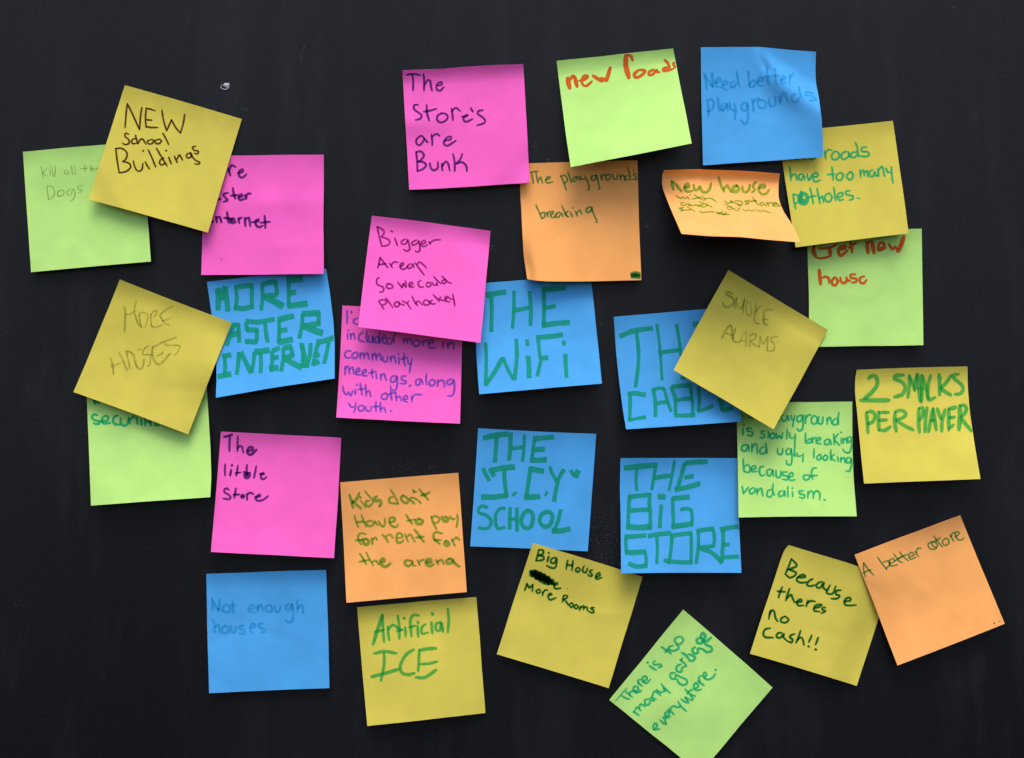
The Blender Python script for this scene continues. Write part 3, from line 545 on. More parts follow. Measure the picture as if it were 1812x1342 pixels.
  '790 385 790 440 790 490;795 480 840 445 850 480 800 495;860 430 865 490;870 450 895 430;900 470 945 455 935 435 905 450 905 490 950 500;1030 450 990 465 990 505 1030 500 1040 455 1055 510;1080 395 1085 450 1085 510;1130 395 1090 450 1140 515;1160 440 1160 500;1155 380 1160 384;1180 440 1180 495;1185 460 1210 440 1215 495;1255 425 1225 440 1230 480 1260 470 1265 430 1265 520 1240 590 1190 580 1175 555',
  '195 510 140 520 130 560 170 575 200 520 205 580;235 500 235 590;240 540 270 500 290 525 290 600;365 530 325 550 320 595 365 600 385 550;378 490 388 550 395 600;500 545 505 600 545 605 555 545;620 545 590 570 600 610 635 595 640 550 650 640 640 710 600 710 590 670;680 510 675 570 680 630;700 590 715 630 750 620;765 600 765 650 760 690;665 610 690 625',
  '875 550 875 600 875 645;930 610 905 640 920 665 950 650 945 615 925 612;995 615 970 645 985 670 1015 655 1010 620 990 615;1050 560 1050 610 1050 670;1090 610 1055 640 1095 680;1120 630 1130 685;1155 640 1155 690;1160 660 1185 640 1200 695;1250 640 1215 650 1215 690 1250 690 1262 650 1265 720 1240 780 1205 780',
  '145 655 150 730 155 790;155 785 200 795 220 750 190 715 160 740;225 770 275 755 265 725 235 745 235 785 290 785;360 730 320 745 315 800 335 830 370 820;435 760 395 775 400 825 435 820 450 770 460 835;485 775 490 840 530 840 535 780;600 790 555 795 560 825 605 835 600 870 550 865;620 840 660 830 650 795 620 820 630 875 680 870',
  '810 820 770 830 780 870 820 865 835 830 810 820;905 750 865 755 850 810 865 865;830 830 910 825',
  '135 935 150 1015;150 1015 200 945;245 955 210 980 225 1015 260 1000 270 965 250 952;290 960 290 1025;290 1000 330 960 350 1040;440 975 400 985 395 1040 435 1045 455 1000;458 910 450 980 470 1030;550 985 515 1000 520 1040 560 1030 570 985 580 1045;608 940 605 1000 610 1045;655 990 658 1045;652 955 656 959;765 985 725 990 730 1015 780 1030 770 1060 725 1050;815 990 812 1060;820 1015 845 985 870 1010 870 1065;870 1015 905 985 935 1010 935 1080;980 1075 992 1080',
 ]),
 'smacks': (1500, 630, 5.592, [
  '*1.1 205 225 245 195 285 215 290 290 230 370 160 425;*1.2 125 440 260 440 412 440;*1.1 555 190 480 195 465 225 530 255 570 310 540 380 460 410;610 190 610 300 595 415;*.9 615 200 640 270 665 345;685 180 660 345;*1.2 690 180 705 310 720 450;730 190 735 320 730 460;*.9 740 190 770 300 800 430;820 190 795 300 800 430 870 410;*.8 690 320 750 330;*1.1 905 180 910 280 910 390;*1 1025 190 970 270 915 320;*1.1 920 320 970 360 1025 390;1100 180 1050 190 1060 230 1130 290 1140 340 1110 375 1060 380',
  '185 560 195 660 200 765;190 560 240 550 270 590 250 650 200 675;305 550 305 650 310 740;310 560 405 560;310 640 385 635;310 735 370 735 425 700;470 560 465 650 480 750;470 555 530 540 575 570 550 610 480 635;480 640 560 690 650 735;705 520 700 640 710 760;705 520 740 515 745 580 710 640;785 510 770 640 765 755;845 520 820 640 800 755;845 520 860 620 875 735;820 640 860 635;885 520 905 580 925 630;965 530 935 640 930 750;1000 520 1000 640 1000 740;*1.3 1005 525 1070 510;1005 615 1060 605;1005 715 1050 680;*1.2 1110 490 1110 610 1100 735;1110 495 1155 490 1175 530 1150 580 1120 600;*1.1 1120 610 1170 680 1225 745',
 ]),
 'notenough': (350, 1000, 5.592, [
  '140 330 145 390 145 450;145 345 175 400 205 450;215 335 215 390 210 450;275 390 245 420 260 465 305 465 320 420 285 390;345 360 350 420 352 480;325 400 370 395',
  '505 440 560 420 540 395 505 420 510 460 560 470;590 400 595 465;595 430 625 395 650 460;700 395 670 420 690 465 730 455 735 410 705 395;765 405 770 455 800 465 820 410;900 385 870 410 880 450 915 440 930 385 945 460 940 540 900 570 865 540;985 340 985 400 990 465;990 430 1030 395 1045 480',
  '150 540 165 600 165 670;170 620 205 590 220 670;270 600 240 630 250 670 295 665 305 625 270 600;330 600 335 660 370 660 375 600;460 600 415 605 415 630 465 645 460 680 410 675;520 620 565 615 555 580 525 595 520 640 540 675;640 575 600 590 615 620 665 640 670 665 625 665',
 ]),
 'artificialice': (620, 1045, 5.368, [
  '*1.2 305 230 260 370 215 515;305 235 310 370 320 490;230 395 320 375;355 340 360 410 370 475;360 370 400 330 430 340 465 370 490 375;450 240 465 350 465 460;440 390 495 370;520 350 525 440;508 262 512 268;655 240 600 235 570 290 580 440;560 350 620 335;640 335 645 440;640 300 645 310;*.9 715 320 680 350 680 410 740 400;770 300 778 410;775 215 785 230;*1 860 300 815 320 815 375 850 380 865 310 880 395;925 170 935 280 925 400',
  '*1.1 225 600 320 580 440 598;320 595 320 700 290 860;*1.2 200 820 320 790 455 750;*1.1 605 560 530 610 475 710 490 780 550 800 610 785;*1 655 560 650 660 645 770;*1.2 660 570 730 555 815 550;*1 660 700 750 695 825 675;*1.2 620 825 710 825 815 755',
 ]),
 'bighouse': (870, 950, 4.793, [
  '400 110 390 160 375 205;400 110 435 115 435 145 395 158;395 158 440 170 435 195 380 205;485 165 470 215;483 135 487 140;540 175 505 190 505 220 535 220 550 180 550 230 535 265 495 260 465 242;645 200 632 275;690 200 680 285;640 240 685 242;730 260 712 280 728 300 750 280 735 260;785 245 770 285 795 305 815 265;855 280 830 295 855 325 835 335 815 320;885 345 920 325 910 305 885 330 890 360 935 345',
  '*2 330 290 340 330 370 295 380 350 410 310 415 365 445 325 455 380 480 345 490 395 515 370 525 400;*2 335 300 400 335 460 370 520 400;*2 350 290 420 320 500 370;*2 350 325 420 370 480 400;*1 530 415 560 400 550 390 530 410 540 440 590 435;*.5 642 439 644 440',
  '300 395 280 455;300 400 320 435;320 435 350 405;350 405 345 465;400 445 378 460 395 480 415 462 402 445;435 465 430 500;438 475 455 450 475 455;478 490 510 495 500 478 480 500 495 535 545 518;610 500 600 555;610 498 640 500 635 520 608 530;615 532 635 555 650 580;680 560 660 575 675 600 695 580 680 562;715 575 700 595 715 610 735 595 718 575;755 590 745 625;755 605 780 585 780 620;785 605 805 595 815 630;870 600 840 605 865 625 860 645 825 635',
 ]),
 'garbage': (1080, 1100, 6.39, [
  '*.7 60 900 120 830 190 750;130 840 170 865 220 880;175 795 250 858;220 840 225 800 260 785 300 810;275 785 320 770 300 735 265 745 270 795 320 800 355 780;310 690 360 730;320 710 315 665 350 655;365 680 415 650 400 620 365 635 370 680 410 695 455 655',
  '440 500 520 550;420 462 425 468;510 445 485 465 500 490 560 485 580 505 540 525',
  '575 285 640 330 690 365;620 350 670 290;710 270 665 290 680 330 740 325 775 300 750 265;775 170 730 200 745 250 790 255 825 210 800 175 775 170',
  '255 1020 325 1060;270 1025 300 970 345 1010;330 980 340 935 395 960;440 875 390 890 400 940 440 935 455 890 500 900;450 860 520 880;470 860 500 790 570 835;520 770 570 800 610 790;575 705 620 760 680 810;620 790 600 745',
  '730 580 680 590 685 640 730 650 740 600;735 600 800 630 860 660 865 700 820 720 770 690 755 650;800 480 750 510 755 560 800 570 815 520 850 510;785 430 840 475 860 505;800 450 815 410;*1.2 805 350 850 380 890 430;*1.2 880 370 930 385 960 410 930 445 890 440;*1.2 960 290 925 320 950 360 990 350 990 305 1030 310;*1.2 1030 180 980 200 985 240 1030 245 1045 210 1080 260 1140 290 1145 330 1090 345 1040 310;*1.3 1050 210 1075 165 1045 130 1025 160 1040 200 1090 220 1140 180',
  '490 1225 530 1180 510 1150 485 1180 495 1220 560 1215;560 1110 600 1150 635 1160;635 1160 610 1100 590 1080;620 1080 665 1050 650 1020 620 1040 630 1090 680 1075;650 990 720 1050;670 1010 690 970 710 960;710 950 760 970 790 965;765 905 800 960 860 1015;800 875 845 912 885 918;885 918 845 860 850 855;850 855 900 885 935 880 905 835;845 765 900 820 965 845;870 820 890 790 930 770;955 760 990 740 985 700 955 700 945 750 980 780 1030 765;990 670 1060 725;1015 690 1000 630 1040 615;1060 640 1090 600 1060 575 1055 620 1090 655 1150 640 1190 590;1188 545 1194 550',
 ]),
 'nocash': (1320, 955, 4.972, [
  '400 170 375 240 345 305;400 168 445 230 370 265;375 262 440 290 425 320 385 335 350 308;460 335 520 330 510 310 470 320 445 355 480 380 530 375;590 345 555 365 535 395 560 410 610 400;670 370 630 385 620 415 650 425 685 380 680 420 710 450;740 400 710 465 745 480 770 465 790 410;835 445 800 450 790 480 825 495 800 520 750 520;860 545 920 535 910 510 875 525 870 570 910 580 970 575',
  '320 415 300 465 285 515;275 455 345 460;385 430 365 485 350 540;360 520 395 485 410 515 430 555;440 550 490 545 480 525 450 545 460 580 510 580;545 535 530 590;540 560 570 540 610 545;600 605 650 590 640 570 605 590 600 625 650 635;660 570 665 580;700 600 670 600 675 620 700 630 660 650',
  '215 625 200 700;205 660 230 620 250 640 260 690 280 720;345 675 310 695 310 725 350 730 375 705 345 675',
  '215 780 170 790 152 830 175 860 240 862;320 820 280 825 270 855 300 865 335 830 330 860 360 890;430 830 400 840 385 860 410 880 400 905 365 895;480 800 465 850 440 910;455 885 480 860 500 880 510 930;580 840 552 905;548 938 555 942;636 860 612 925;610 965 618 970',
 ]),
 'betterstore': (1500, 900, 4.628, [
  '145 560 130 500 130 445;130 445 170 500 215 548;120 530 190 500',
  '245 400 280 450 320 500;310 495 345 460 330 430 290 440;350 450 385 430 365 410 340 435 355 470 410 460;375 370 420 430 450 445;385 430 440 400;425 355 460 400 500 430;415 405 490 375;500 400 545 380 520 360 500 385 515 415 560 400;550 350 580 395;560 365 575 325 600 330',
  '700 270 660 290 670 325 710 335 735 305 715 275 690 280 700 310 730 320;705 225 740 275 775 315;710 270 760 240;800 245 775 270 790 300 825 290 825 255 800 245;835 215 870 270;845 235 860 200 880 200;880 235 915 205 900 190 880 200 890 240 920 260 955 240;*1 1196 940 1203 941;*.6 1240 925 1250 922',
 ]),
}

# ------------------------------------------------------------------ the notes
# key: colour, ink, pen width, square pen?, corners top-left, top-right, bottom-right, bottom-left,
#      lift of the bottom-left and bottom-right corners in mm, top edge lift in mm, curl power, label
NOTES = [
 ('kill', 'green', 'pencil', 1.9, 0, (40.5, 269), (252, 250), (267, 463), (55, 482), 6, 7, .8, 1.6,
  "lime green sticky note with faint pencil reading Kill all the Dogs"),
 ('fasterinternet', 'blue', 'greenblue', 9.0, 1, (366, 499), (577, 476), (592, 670), (382, 704), 11, 17, .6, 1.7,
  "blue sticky note in green block capitals reading MORE FASTER INTERNET, below a pink note"),
 ('internet', 'pink', 'navy', 4.6, 0, (360, 276), (573, 274), (573, 485), (356, 487), 5, 6, .7, 1.6,
  "pink sticky note ending in the word Internet, left side under a tilted yellow note"),
 ('newschool', 'yellow', 'brownpen', 3.4, 0, (221, 151), (428, 211), (368, 412), (157, 353), 11, 9, .6, 1.5,
  "tilted yellow sticky note in dark pen reading NEW School Buildings"),
 ('security', 'green', 'greenlime', 4.6, 0, (153, 690), (365, 672), (372, 880), (161, 895), 9, 12, .5, 1.5,
  "lime green sticky note reading security, its top half hidden by the yellow MORE HOUSES note"),
 ('morehouses', 'yellow', 'faintpencil', 3.0, 0, (212, 495), (410, 571), (333, 769), (130, 694), 6, 9, 1.6, 1.4,
  "tilted yellow sticky note with faint pencil capitals reading MORE HOUSES"),
 ('included', 'pink', 'violet', 3.8, 0, (606, 541), (819, 548), (814, 750), (595, 739), 12, 13, .4, 1.5,
  "pink sticky note filled with violet writing about community meetings and other youth"),
 ('wifi', 'blue', 'greenblue', 8.0, 1, (838, 503), (1045, 487), (1065, 679), (848, 698), 15, 15, .4, 1.5,
  "blue sticky note in green marker capitals reading THE WiFi"),
 ('bigger', 'pink', 'plum', 3.5, 0, (658, 382), (868, 409), (850, 607), (634, 579), 14, 14, 1.5, 1.3,
  "pink sticky note reading Bigger Areap So we Could Play hockey, overlapping pink and blue notes"),
 ('playgrounds', 'orange', 'greenfine', 3.3, 0, (919, 290), (1128, 284), (1135, 496), (933, 494), 8, 6, .6, 1.6,
  "orange sticky note reading The playground's breaking with a green blot in its corner"),
 ('stores', 'pink', 'navy', 4.0, 0, (712, 125), (926, 114), (937, 322), (724, 336), 7, 8, 2.6, 1.4,
  "pink sticky note in dark pen reading The Store's are Bunk"),
 ('newroads', 'green', 'red', 6.4, 0, (985, 108), (1191, 86), (1224, 254), (1010, 296), 19, 26, 1.4, 1.3,
  "lime green sticky note in orange-red marker reading new Roads, curling out from the wall"),
 ('getnew', 'green', 'red', 5.2, 0, (1428, 407), (1631, 405), (1634, 611), (1432, 614), 4, 5, .6, 1.6,
  "lime green sticky note in orange-red marker reading Get new house, under a yellow note"),
 ('potholes', 'yellow', 'greenlime', 3.9, 0, (1377, 234), (1580, 214), (1608, 413), (1408, 438), 9, 9, .6, 1.5,
  "yellow sticky note in green marker reading roads have too many potholes"),
 ('needbetter', 'blue', 'fadedblue', 4.6, 0, (1240, 84), (1444, 92), (1456, 278), (1244, 293), 6, 6, .4, 1.5,
  "creased blue sticky note with faded writing reading Need better playgrounds"),
 ('newhouse', 'orange', 'greenorange', 5.4, 0, (1174, 302), (1380, 308), (1416, 429), (1206, 414), 47, 47, 3.4, 1.3,
  "orange sticky note curling strongly off the wall, reading new house with upstairs"),
 ('jcy', 'blue', 'greenblue', 7.6, 1, (846, 758), (1055, 768), (1040, 976), (832, 967), 3, 3, .5, 1.5,
  "blue sticky note in green block capitals whose last line reads SCHOOL"),
 ('bighouse', 'yellow', 'darkgreen', 3.9, 0, (943, 961), (1137, 1021), (1077, 1218), (879, 1158), 6, 5, .5, 1.5,
  "tilted yellow sticky note reading Big House More Rooms with one word scribbled out"),
 ('bigstore', 'blue', 'greenblue', 7.6, 1, (1098, 811), (1305, 811), (1312, 1014), (1099, 1015), 11, 10, .8, 1.4,
  "blue sticky note in green block capitals reading THE BiG STORE"),
 ('vandalism', 'green', 'greenlime', 3.9, 0, (1303, 711), (1508, 711), (1516, 914), (1307, 916), 11, 11, .5, 1.4,
  "lime green sticky note full of green writing that ends in the word vandalism"),
 ('cable', 'blue', 'greenblue', 7.4, 1, (1086, 561), (1292, 544), (1312, 746), (1108, 760), 13, 11, .5, 1.6,
  "blue sticky note in green capitals reading THE CABLE, its right half under a yellow note"),
 ('smoke', 'yellow', 'faintpencil', 3.0, 0, (1289, 478), (1465, 584), (1369, 760), (1192, 655), 15, 17, 1.9, 1.1,
  "tilted yellow sticky note with faint pencil capitals reading SMOKE ALARMS"),
 ('smacks', 'yellow', 'greenyellow', 6.8, 0, (1516, 655), (1712, 649), (1735, 848), (1529, 856), 15, 19, 1.6, 1.3,
  "yellow sticky note in green marker reading 2 SMACKS PER PLAYER"),
 ('littlestore', 'pink', 'navy', 4.1, 0, (391, 764), (604, 775), (591, 988), (373, 977), 9, 8, 1.3, 1.5,
  "pink sticky note in dark pen reading The little Store"),
 ('kids', 'orange', 'greenorange', 4.2, 0, (602, 854), (811, 837), (826, 1048), (613, 1067), 6, 6, .6, 1.5,
  "orange sticky note with four green lines reading Kids don't Have to pay for rent"),
 ('notenough', 'blue', 'fadedblue', 4.6, 0, (365, 1016), (577, 1009), (583, 1218), (370, 1227), 4, 3, 1.2, 1.4,
  "blue sticky note with faded writing reading Not enough houses"),
 ('artificialice', 'yellow', 'greenyellow', 5.4, 0, (632, 1075), (843, 1057), (859, 1262), (650, 1285), 7, 4, 1.4, 1.2,
  "yellow sticky note in green marker reading Artificial ICE"),
 ('garbage', 'green', 'greenlime', 4.2, 0, (1078, 1239), (1209, 1079), (1367, 1217), (1238.6, 1369.5), 3, 3, .3, 1.5,
  "lime green sticky note standing on its corner, reading There is too many garbage everywhere"),
 ('nocash', 'yellow', 'darkgreen', 4.2, 0, (1396, 965), (1580, 1022), (1516, 1214), (1327, 1157), 4, 3, .8, 1.4,
  "tilted yellow sticky note in dark green pen reading Because there's no cash!!"),
 ('betterstore', 'orange', 'greenfine', 3.1, 0, (1512, 982), (1699, 912), (1778, 1104), (1588, 1178), 9, 9, 1.0, 1.4,
  "tilted orange sticky note in green pen reading A better store, overlapping a yellow note"),
]
# edges that are not straight: 'l' left and 'r' right run top to bottom, 't' top and 'b' bottom run left to right
EDGES = {
 'needbetter': {'t': [(1240, 84), (1300, 83.5), (1345, 83.5), (1400, 89), (1444, 92)],
                'r': [(1444, 92), (1442.5, 120), (1443, 145), (1448, 172), (1453, 210), (1455.5, 245), (1456, 278)]},
 'playgrounds': {'l': [(919, 290), (921, 350), (925, 420), (927, 455), (933, 494)],
                 'b': [(933, 494), (945, 496.5), (970, 498), (1040, 497.5), (1135, 496)]},
 'newhouse': {'l': [(1175.5, 301.5), (1172, 308), (1171.3, 322), (1173.5, 335), (1180, 350), (1192, 381), (1206, 414)],
              'r': [(1380, 308), (1378, 325), (1377.5, 348), (1381, 362), (1388, 376), (1399, 392), (1408, 409), (1416, 429)],
              't': [(1175.5, 301.5), (1240, 301), (1310, 303), (1380, 308)],
              'b': [(1206, 414), (1255, 418.5), (1310, 420), (1360, 425), (1416, 429)]},
 'fasterinternet': {'l': [(366, 499), (374, 555), (382, 630), (383, 670), (382, 704)],
                    'r': [(577, 476), (584, 520), (590, 570), (592, 610), (592, 670)]},
 'wifi': {'l': [(838, 503), (841, 570), (843, 625), (848, 698)]},
 'cable': {'l': [(1086, 561), (1089, 610), (1096, 680), (1101, 720), (1108, 760)]},
 'security': {'r': [(365, 672), (368, 720), (373, 790), (374, 845), (372, 880)]},
 'bigstore': {'l': [(1098, 811), (1096.5, 865), (1098, 920), (1099, 1015)]},
 'smacks': {'l': [(1516, 655), (1513, 672), (1513, 695), (1517, 730), (1523, 800), (1529, 856)],
            'r': [(1712, 649), (1713, 685), (1717, 730), (1722, 765), (1729, 810), (1735, 848)]},
 'nocash': {'l': [(1396, 965), (1389, 971), (1384, 984), (1365, 1042), (1327, 1157)]},
 'stores': {'t': [(712, 125), (745, 123.5), (780, 122.5), (820, 119), (870, 116), (926, 114)],
            'b': [(724, 336), (770, 334.5), (830, 331), (900, 326), (930, 324.5), (937, 322)]},
 'vandalism': {'r': [(1508, 711), (1508.5, 790), (1511, 850), (1516, 914)]},
 'newroads': {'l': [(985, 108), (992, 170), (1001, 240), (1010, 296)]},
}
G = 44          # cells across a note
uu, vv = np.meshgrid(np.linspace(0, 1, G + 1), np.linspace(0, 1, G + 1))   # rows run down the note

# running height of everything stuck on so far, 1 mm cells, so that notes lie on one another
HM = np.zeros((620, 760))


def hm_index(X, Z):
    return (np.clip(((H0 + 0.30) - Z) * 1000, 0, 619)).astype(int), (np.clip((X + 0.38) * 1000, 0, 759)).astype(int)


def edge_fn(pts):
    p = np.array(pts, float)
    d = np.r_[0, np.cumsum(np.hypot(*np.diff(p, axis=0).T))]
    d /= d[-1]
    if len(p) > 2:                      # smooth the polyline a little
        t = np.linspace(0, 1, 61)
        x, y = np.interp(t, d, p[:, 0]), np.interp(t, d, p[:, 1])
        for _ in range(5):
            x[1:-1] = (x[:-2] + 2 * x[1:-1] + x[2:]) / 4
            y[1:-1] = (y[:-2] + 2 * y[1:-1] + y[2:]) / 4
        d, p = t, np.c_[x, y]
    return lambda s: np.stack([np.interp(s, d, p[:, 0]), np.interp(s, d, p[:, 1])], -1)


def smooth01(x):
    x = np.clip(x, 0, 1)
    return x * x * (3 - 2 * x)


def relief(key, u, v, ll, lr, te, pw, seed):
    """height above the wall in metres before the note is laid over its neighbours"""
    rs = np.random.RandomState(seed)
    st = 0.13
    z = te * np.clip(1 - v / st, 0, 1) ** 2
    g = np.clip((v - st) / (1 - st), 0, 1) ** pw
    z = z + (ll + (lr - ll) * u) * g
    for k in range(7):                                      # soft unevenness of handled paper
        a, f, ph = rs.uniform(0, math.pi), rs.uniform(1.6, 6.5), rs.uniform(0, 6.28)
        z = z + rs.uniform(.2, .75) / f * np.sin(f * (u * math.cos(a) + v * math.sin(a)) * 2 + ph) * (0.35 + 0.65 * smooth01(v * 2.2))
    for cu, cv in ((0, 0), (1, 0), (0, 1), (1, 1)):         # corners bent by handling
        r = np.hypot(u - cu, v - cv)
        z = z + rs.uniform(-.9, 1.3) * (1 if cv else .5) * np.clip(1 - r / rs.uniform(.10, .24), 0, 1) ** 1.6
    for k in range(3):                                      # faint creases that fade out along their length
        x0, y0, a = rs.uniform(.1, .9), rs.uniform(.25, .95), rs.uniform(0, math.pi)
        d_ = (u - x0) * math.sin(a) - (v - y0) * math.cos(a)
        t_ = (u - x0) * math.cos(a) + (v - y0) * math.sin(a)
        z = z + rs.uniform(.10, .26) * rs.choice([-1, 1]) * np.clip(1 - np.abs(d_) / .07, 0, 1) * np.exp(-(t_ / .22) ** 2)
    if key == 'needbetter':
        # upper right corner stays stuck; the paper buckles out under the diagonal from the top kink
        dd = ((u - 0.50) * (-0.52) + (v - 0.0) * 0.854)      # distance below the diagonal
        gate = smooth01((u - 0.44 - 0.12 * v) / (0.07 + 0.75 * v))
        z = z + gate * 7.0 * smooth01((dd + .03) / 0.27) * (1 - 0.75 * smooth01((dd - 0.22) / 0.7))
        # pinched dent left of the buckle
        q = ((u - 0.50 - (v - 0.02) * 0.35)) / 0.035
        z = z - 1.1 * np.exp(-q * q) * smooth01((0.26 - v) / 0.1)
        z = z - 1.0 * np.exp(-((u - .57 - (v - .16) * .7) / .022) ** 2 - ((v - .18) / .07) ** 2)
    if key == 'nocash':
        z = z - 5.0 * smooth01((u - 0.72) / 0.28) * 0.8 + 4.0 * smooth01((u + 0.1) / .4) * 0.5 + 3.0
    if key == 'artificialice':
        z = z + 2.6 * np.sin(np.clip(u, 0, 1) * math.pi) * smooth01(v * 1.5)
    if key == 'smoke':
        z = z + 1.6 * np.exp(-(((u - .4) / .5) ** 2 + ((v - .35) / .3) ** 2))
        z = z - 3.0 * smooth01((u - v * .3 - .70) / .3)
    if key == 'stores':
        z = z + 1.3 * np.exp(-(((u - .05) / .35) ** 2 + ((v - .44) / .10) ** 2)) - 2.0 * smooth01((u + v - 1.62) / .3)
    if key == 'playgrounds':
        z = z + 0.9 * np.sin(u * 5.0 + 0.6) * smooth01(v * 2) - 4.5 * smooth01((0.10 - u) / .1) * smooth01((v - .6) / .3)
    if key == 'bigger':
        z = z - 2.0 * smooth01((u - v - .45) / .4)
    if key == 'newschool':
        z = z - 3.0 * smooth01((v - u - .68) / .3)
    if key == 'internet':
        z = z + 0.9 * 0.6 * np.exp(-((v - .40) / .10) ** 2) * smooth01(u * 2)
    if key == 'potholes':
        z = z + 0.8 * np.sin(u * 9) * smooth01(v * 2)
    return z / 1000


def ctm(P0, P1, P2, P3, n):
    t = np.linspace(0, 1, n, endpoint=False)[:, None]
    return 0.5 * (2 * P1 + (P2 - P0) * t + (2 * P0 - 5 * P1 + 4 * P2 - P3) * t ** 2 + (3 * P1 - P0 - 3 * P2 + P3) * t ** 3)


def bilerp(A, u, v):
    x, y = np.clip(u, 0, 1) * G, np.clip(v, 0, 1) * G
    i, j = np.minimum(x.astype(int), G - 1), np.minimum(y.astype(int), G - 1)
    fx, fy = (x - i)[:, None], (y - j)[:, None]
    return (A[j, i] * (1 - fx) + A[j, i + 1] * fx) * (1 - fy) + (A[j + 1, i] * (1 - fx) + A[j + 1, i + 1] * fx) * fy


def build_note(idx, rec):
    key, colour, ink, pw_px, square, TL, TR, BR, BL, ll, lr, te, power, label = rec
    ed = EDGES.get(key, {})
    et, eb = edge_fn(ed.get('t', [TL, TR])), edge_fn(ed.get('b', [BL, BR]))
    el, er = edge_fn(ed.get('l', [TL, BL])), edge_fn(ed.get('r', [TR, BR]))
    rw = np.random.RandomState(idx + 40)

    def bowed(fn):                      # no edge of a handled note is ruler straight
        a1, a2, p2 = rw.uniform(-.9, .9), rw.uniform(-.35, .35), rw.uniform(0, 6)
        d_ = fn(1.) - fn(0.)
        nn_ = np.array([-d_[1], d_[0]]) / np.hypot(*d_)
        return lambda s_: fn(s_) + (a1 * np.sin(np.asarray(s_) * math.pi) + a2 * np.sin(np.asarray(s_) * math.pi) * np.sin(np.asarray(s_) * 9 + p2))[..., None] * nn_

    et, eb, el, er = bowed(et), bowed(eb), bowed(el), bowed(er)
    c00, c10, c01, c11 = et(0.), et(1.), eb(0.), eb(1.)

    def patch(u, v):
        U, V = u[..., None], v[..., None]
        return ((1 - V) * et(u) + V * eb(u) + (1 - U) * el(v) + U * er(v)
                - ((1 - U) * (1 - V) * c00 + U * (1 - V) * c10 + (1 - U) * V * c01 + U * V * c11))

    P2 = patch(uu, vv)
    h = relief(key, uu, vv, ll, lr, te, power, 100 + idx * 7)
    h = h + max(0.0, 0.0007 - h.min())
    # lay it over what is already there
    for it in range(12):
        k = S * (D - h) / D
        X, Z = (P2[..., 0] - CX) * k, H0 - (P2[..., 1] - CZ) * k
        a, b = hm_index(X, Z)
        under = HM[a, b]
        for da in (-1, 1):
            for db in (-1, 1):
                under = np.maximum(under, HM[np.clip(a + da, 0, 619), np.clip(b + db, 0, 759)])
        need = np.where(under > 0, under + 0.0009 - h, 0)
        bad = need > 1e-5
        if not bad.any():
            break
        ju, jv, jd = uu[bad], vv[bad], need[bad]
        if len(jd) > 400:
            s_ = np.argsort(-jd)[:400]
            ju, jv, jd = ju[s_], jv[s_], jd[s_]
        w = np.exp(-((uu[..., None] - ju) ** 2 + (vv[..., None] - jv) ** 2) / (2 * 0.20 ** 2)) * jd
        h = h + w.max(-1)
    k = S * (D - h) / D
    P = np.stack([(P2[..., 0] - CX) * k, -h, H0 - (P2[..., 1] - CZ) * k], -1)
    # remember its height
    t = np.linspace(0, 1, 170)
    fu, fv = np.meshgrid(t, t)
    F = bilerp(P, fu.ravel(), fv.ravel())
    a, b = hm_index(F[:, 0], F[:, 2])
    np.maximum.at(HM, (a, b), -F[:, 1])

    # normals (towards the viewer's side)
    du = np.gradient(P, axis=1)
    dv = np.gradient(P, axis=0)
    Nn = np.cross(du, -dv)
    Nn /= np.linalg.norm(Nn, axis=-1)[..., None]
    if Nn[..., 1].mean() > 0:
        Nn = -Nn

    org = P[2, G // 2].copy()
    th = 0.00012
    n1 = G + 1
    front = (P - org).reshape(-1, 3)
    back = (P - org - Nn * th).reshape(-1, 3)
    verts = [tuple(x) for x in np.vstack([front, back])]
    faces = []
    o2 = n1 * n1
    for j in range(G):
        for i in range(G):
            q = j * n1 + i
            faces.append((q, q + n1, q + n1 + 1, q + 1))
            faces.append((o2 + q, o2 + q + 1, o2 + q + n1 + 1, o2 + q + n1))
    # the cut edge gets vertices of its own so that it stays crisp
    rim = ([i for i in range(n1)] + [j * n1 + G for j in range(1, n1)]
           + [G * n1 + i for i in range(G - 1, -1, -1)] + [j * n1 for j in range(G - 1, 0, -1)])
    o3 = len(verts)
    verts += [verts[q] for q in rim] + [verts[o2 + q] for q in rim]
    R_ = len(rim)
    for i in range(R_):
        i2 = (i + 1) % R_
        faces.append((o3 + i, o3 + i2, o3 + R_ + i2, o3 + R_ + i))
    note = mesh_obj("sticky_note", verts, faces, PAPER[colour], loc=tuple(org))
    me = note.data
    me.polygons.foreach_set("use_smooth", [True] * (2 * G * G) + [False] * R_)
    note["label"] = label
    note["category"] = "sticky note"
    note["group"] = "sticky notes on the black wall"

    # ---------------- handwriting
    def inverse(q):
        d = ((P2[None, ::3, ::3] - q[:, None, None]) ** 2).sum(-1).reshape(len(q), -1)
        m_ = d.argmin(1)
        gu, gv = uu[::3, ::3].ravel()[m_].copy(), vv[::3, ::3].ravel()[m_].copy()
        for _ in range(8):
            e = 1e-3
            f0 = patch(gu, gv)
            ju = (patch(np.clip(gu + e, 0, 1), gv) - patch(np.clip(gu - e, 0, 1), gv)) / np.maximum(np.clip(gu + e, 0, 1) - np.clip(gu - e, 0, 1), 1e-9)[:, None]
            jv = (patch(gu, np.clip(gv + e, 0, 1)) - patch(gu, np.clip(gv - e, 0, 1))) / np.maximum(np.clip(gv + e, 0, 1) - np.clip(gv - e, 0, 1), 1e-9)[:, None]
            r = q - f0
            det = ju[:, 0] * jv[:, 1] - ju[:, 1] * jv[:, 0]
            gu = np.clip(gu + (r[:, 0] * jv[:, 1] - r[:, 1] * jv[:, 0]) / det, 0.003, 0.997)
            gv = np.clip(gv + (ju[:, 0] * r[:, 1] - ju[:, 1] * r[:, 0]) / det, 0.003, 0.997)
        return gu, gv

    ox, oy, scl, lines = TEXT[key]
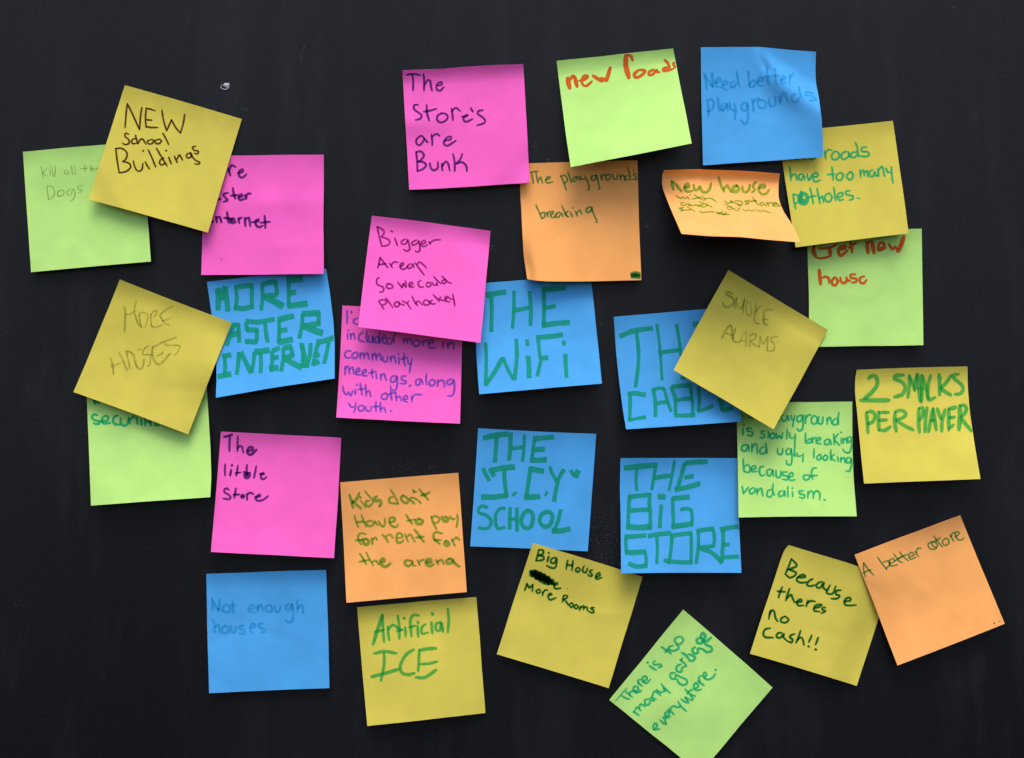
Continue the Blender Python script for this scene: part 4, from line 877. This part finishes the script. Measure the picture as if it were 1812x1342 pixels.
    rs = np.random.RandomState(idx + 900)
    si = 0
    for ln in lines:
        V, Fc, Ed, Po = [], [], [], []
        for stroke in ln.split(';'):
            tok = stroke.split()
            f = 1.0
            if tok[0].startswith('*'):
                f = float(tok[0][1:])
                tok = tok[1:]
            pts = np.array(tok, float).reshape(-1, 2) / scl + (ox, oy)
            if len(pts) > 2:
                pe = np.vstack([2 * pts[0] - pts[1], pts, 2 * pts[-1] - pts[-2]])
                segs = []
                for a_ in range(len(pts) - 1):
                    L_ = np.hypot(*(pts[a_ + 1] - pts[a_]))
                    segs.append(ctm(pe[a_], pe[a_ + 1], pe[a_ + 2], pe[a_ + 3], max(2, int(L_ / 1.7))))
                c = np.vstack(segs + [pts[-1:]])
            else:
                L_ = np.hypot(*(pts[1] - pts[0]))
                n_ = max(2, int(L_ / 1.9) + 1)
                tt = np.linspace(0, 1, n_)[:, None]
                c = pts[0] * (1 - tt) + pts[1] * tt
                if L_ > 12:                               # nobody draws a ruled line
                    nrm = np.array([-(pts[1] - pts[0])[1], (pts[1] - pts[0])[0]]) / L_
                    c = c + nrm * np.sin(tt * math.pi) * rs.uniform(-.018, .018) * L_
            tg = np.gradient(c, axis=0)
            tg /= np.maximum(np.hypot(tg[:, 0], tg[:, 1]), 1e-9)[:, None]
            nr = np.c_[-tg[:, 1], tg[:, 0]]
            n_ = len(c)
            w = pw_px * f * 0.5 * np.ones(n_)
            ph = rs.uniform(0, 6.28, 3)
            ar = np.arange(n_)
            w *= 1.07 + 0.05 * np.sin(ar * .22 + ph[0]) + 0.025 * np.sin(ar * .6 + ph[1]) + rs.normal(0, .008, n_)
            if square:
                ext = 0.3
            else:
                tp = min(n_ // 3, 3)
                for q in range(tp):                      # the pen lands and leaves
                    fac = 0.72 + 0.28 * (q / max(tp, 1))
                    w[q] *= fac
                    w[-1 - q] *= fac
                ext = 0.8
            # caps
            heads = []
            steps = [(-ext, .55), (-ext * .55, .9)] if not square else [(-ext, .95), (-ext * .3, 1.0)]
            tails = steps[::-1]
            cc = np.vstack([c[0] + tg[0] * w[0] * s_ for s_, _ in steps] + [c] + [c[-1] - tg[-1] * w[-1] * s_ for s_, _ in tails])
            ww = np.r_[[w[0] * q for _, q in steps], w, [w[-1] * q for _, q in tails]]
            nn = np.vstack([nr[:1]] * len(steps) + [nr] + [nr[-1:]] * len(tails))
            cols = [-1.05, -.72, .72, 1.05] if pw_px * f > 3.0 else [-1.1, -.45, .45, 1.1]
            dens = rs.uniform(0, .35)
            e_ = np.zeros((len(cc), len(cols)))
            e_[1:-1, 1:-1] = 1
            Ed += list(e_.ravel())
            dist = np.minimum(np.arange(len(cc)), np.arange(len(cc))[::-1])
            po = np.clip(dens + .65 * np.exp(-((dist - 2.0) / 1.6) ** 2) * rs.uniform(.3, 1), 0, 1)
            Po += list(np.repeat(po, len(cols)))
            rows = []
            for q in cols:
                rows.append(cc + nn * (ww * q)[:, None])
            Q = np.stack(rows, 1).reshape(-1, 2)
            gu, gv = inverse(Q)
            off = 0.00007 + 0.0000035 * (si % 12)
            si += 1
            W = bilerp(P, gu, gv) + bilerp(Nn, gu, gv) * off - org
            b0 = len(V)
            V += [tuple(x) for x in W]
            m_ = len(cols)
            for r_ in range(len(cc) - 1):
                for q in range(m_ - 1):
                    z0 = b0 + r_ * m_ + q
                    Fc.append((z0, z0 + 1, z0 + m_ + 1, z0 + m_))
        hw = mesh_obj("handwriting", V, Fc, INK[ink], parent=note)
        hw.data.attributes.new("ink_edge", 'FLOAT', 'POINT').data.foreach_set("value", Ed)
        hw.data.attributes.new("ink_pool", 'FLOAT', 'POINT').data.foreach_set("value", Po)


for idx, rec in enumerate(NOTES):
    build_note(idx, rec)
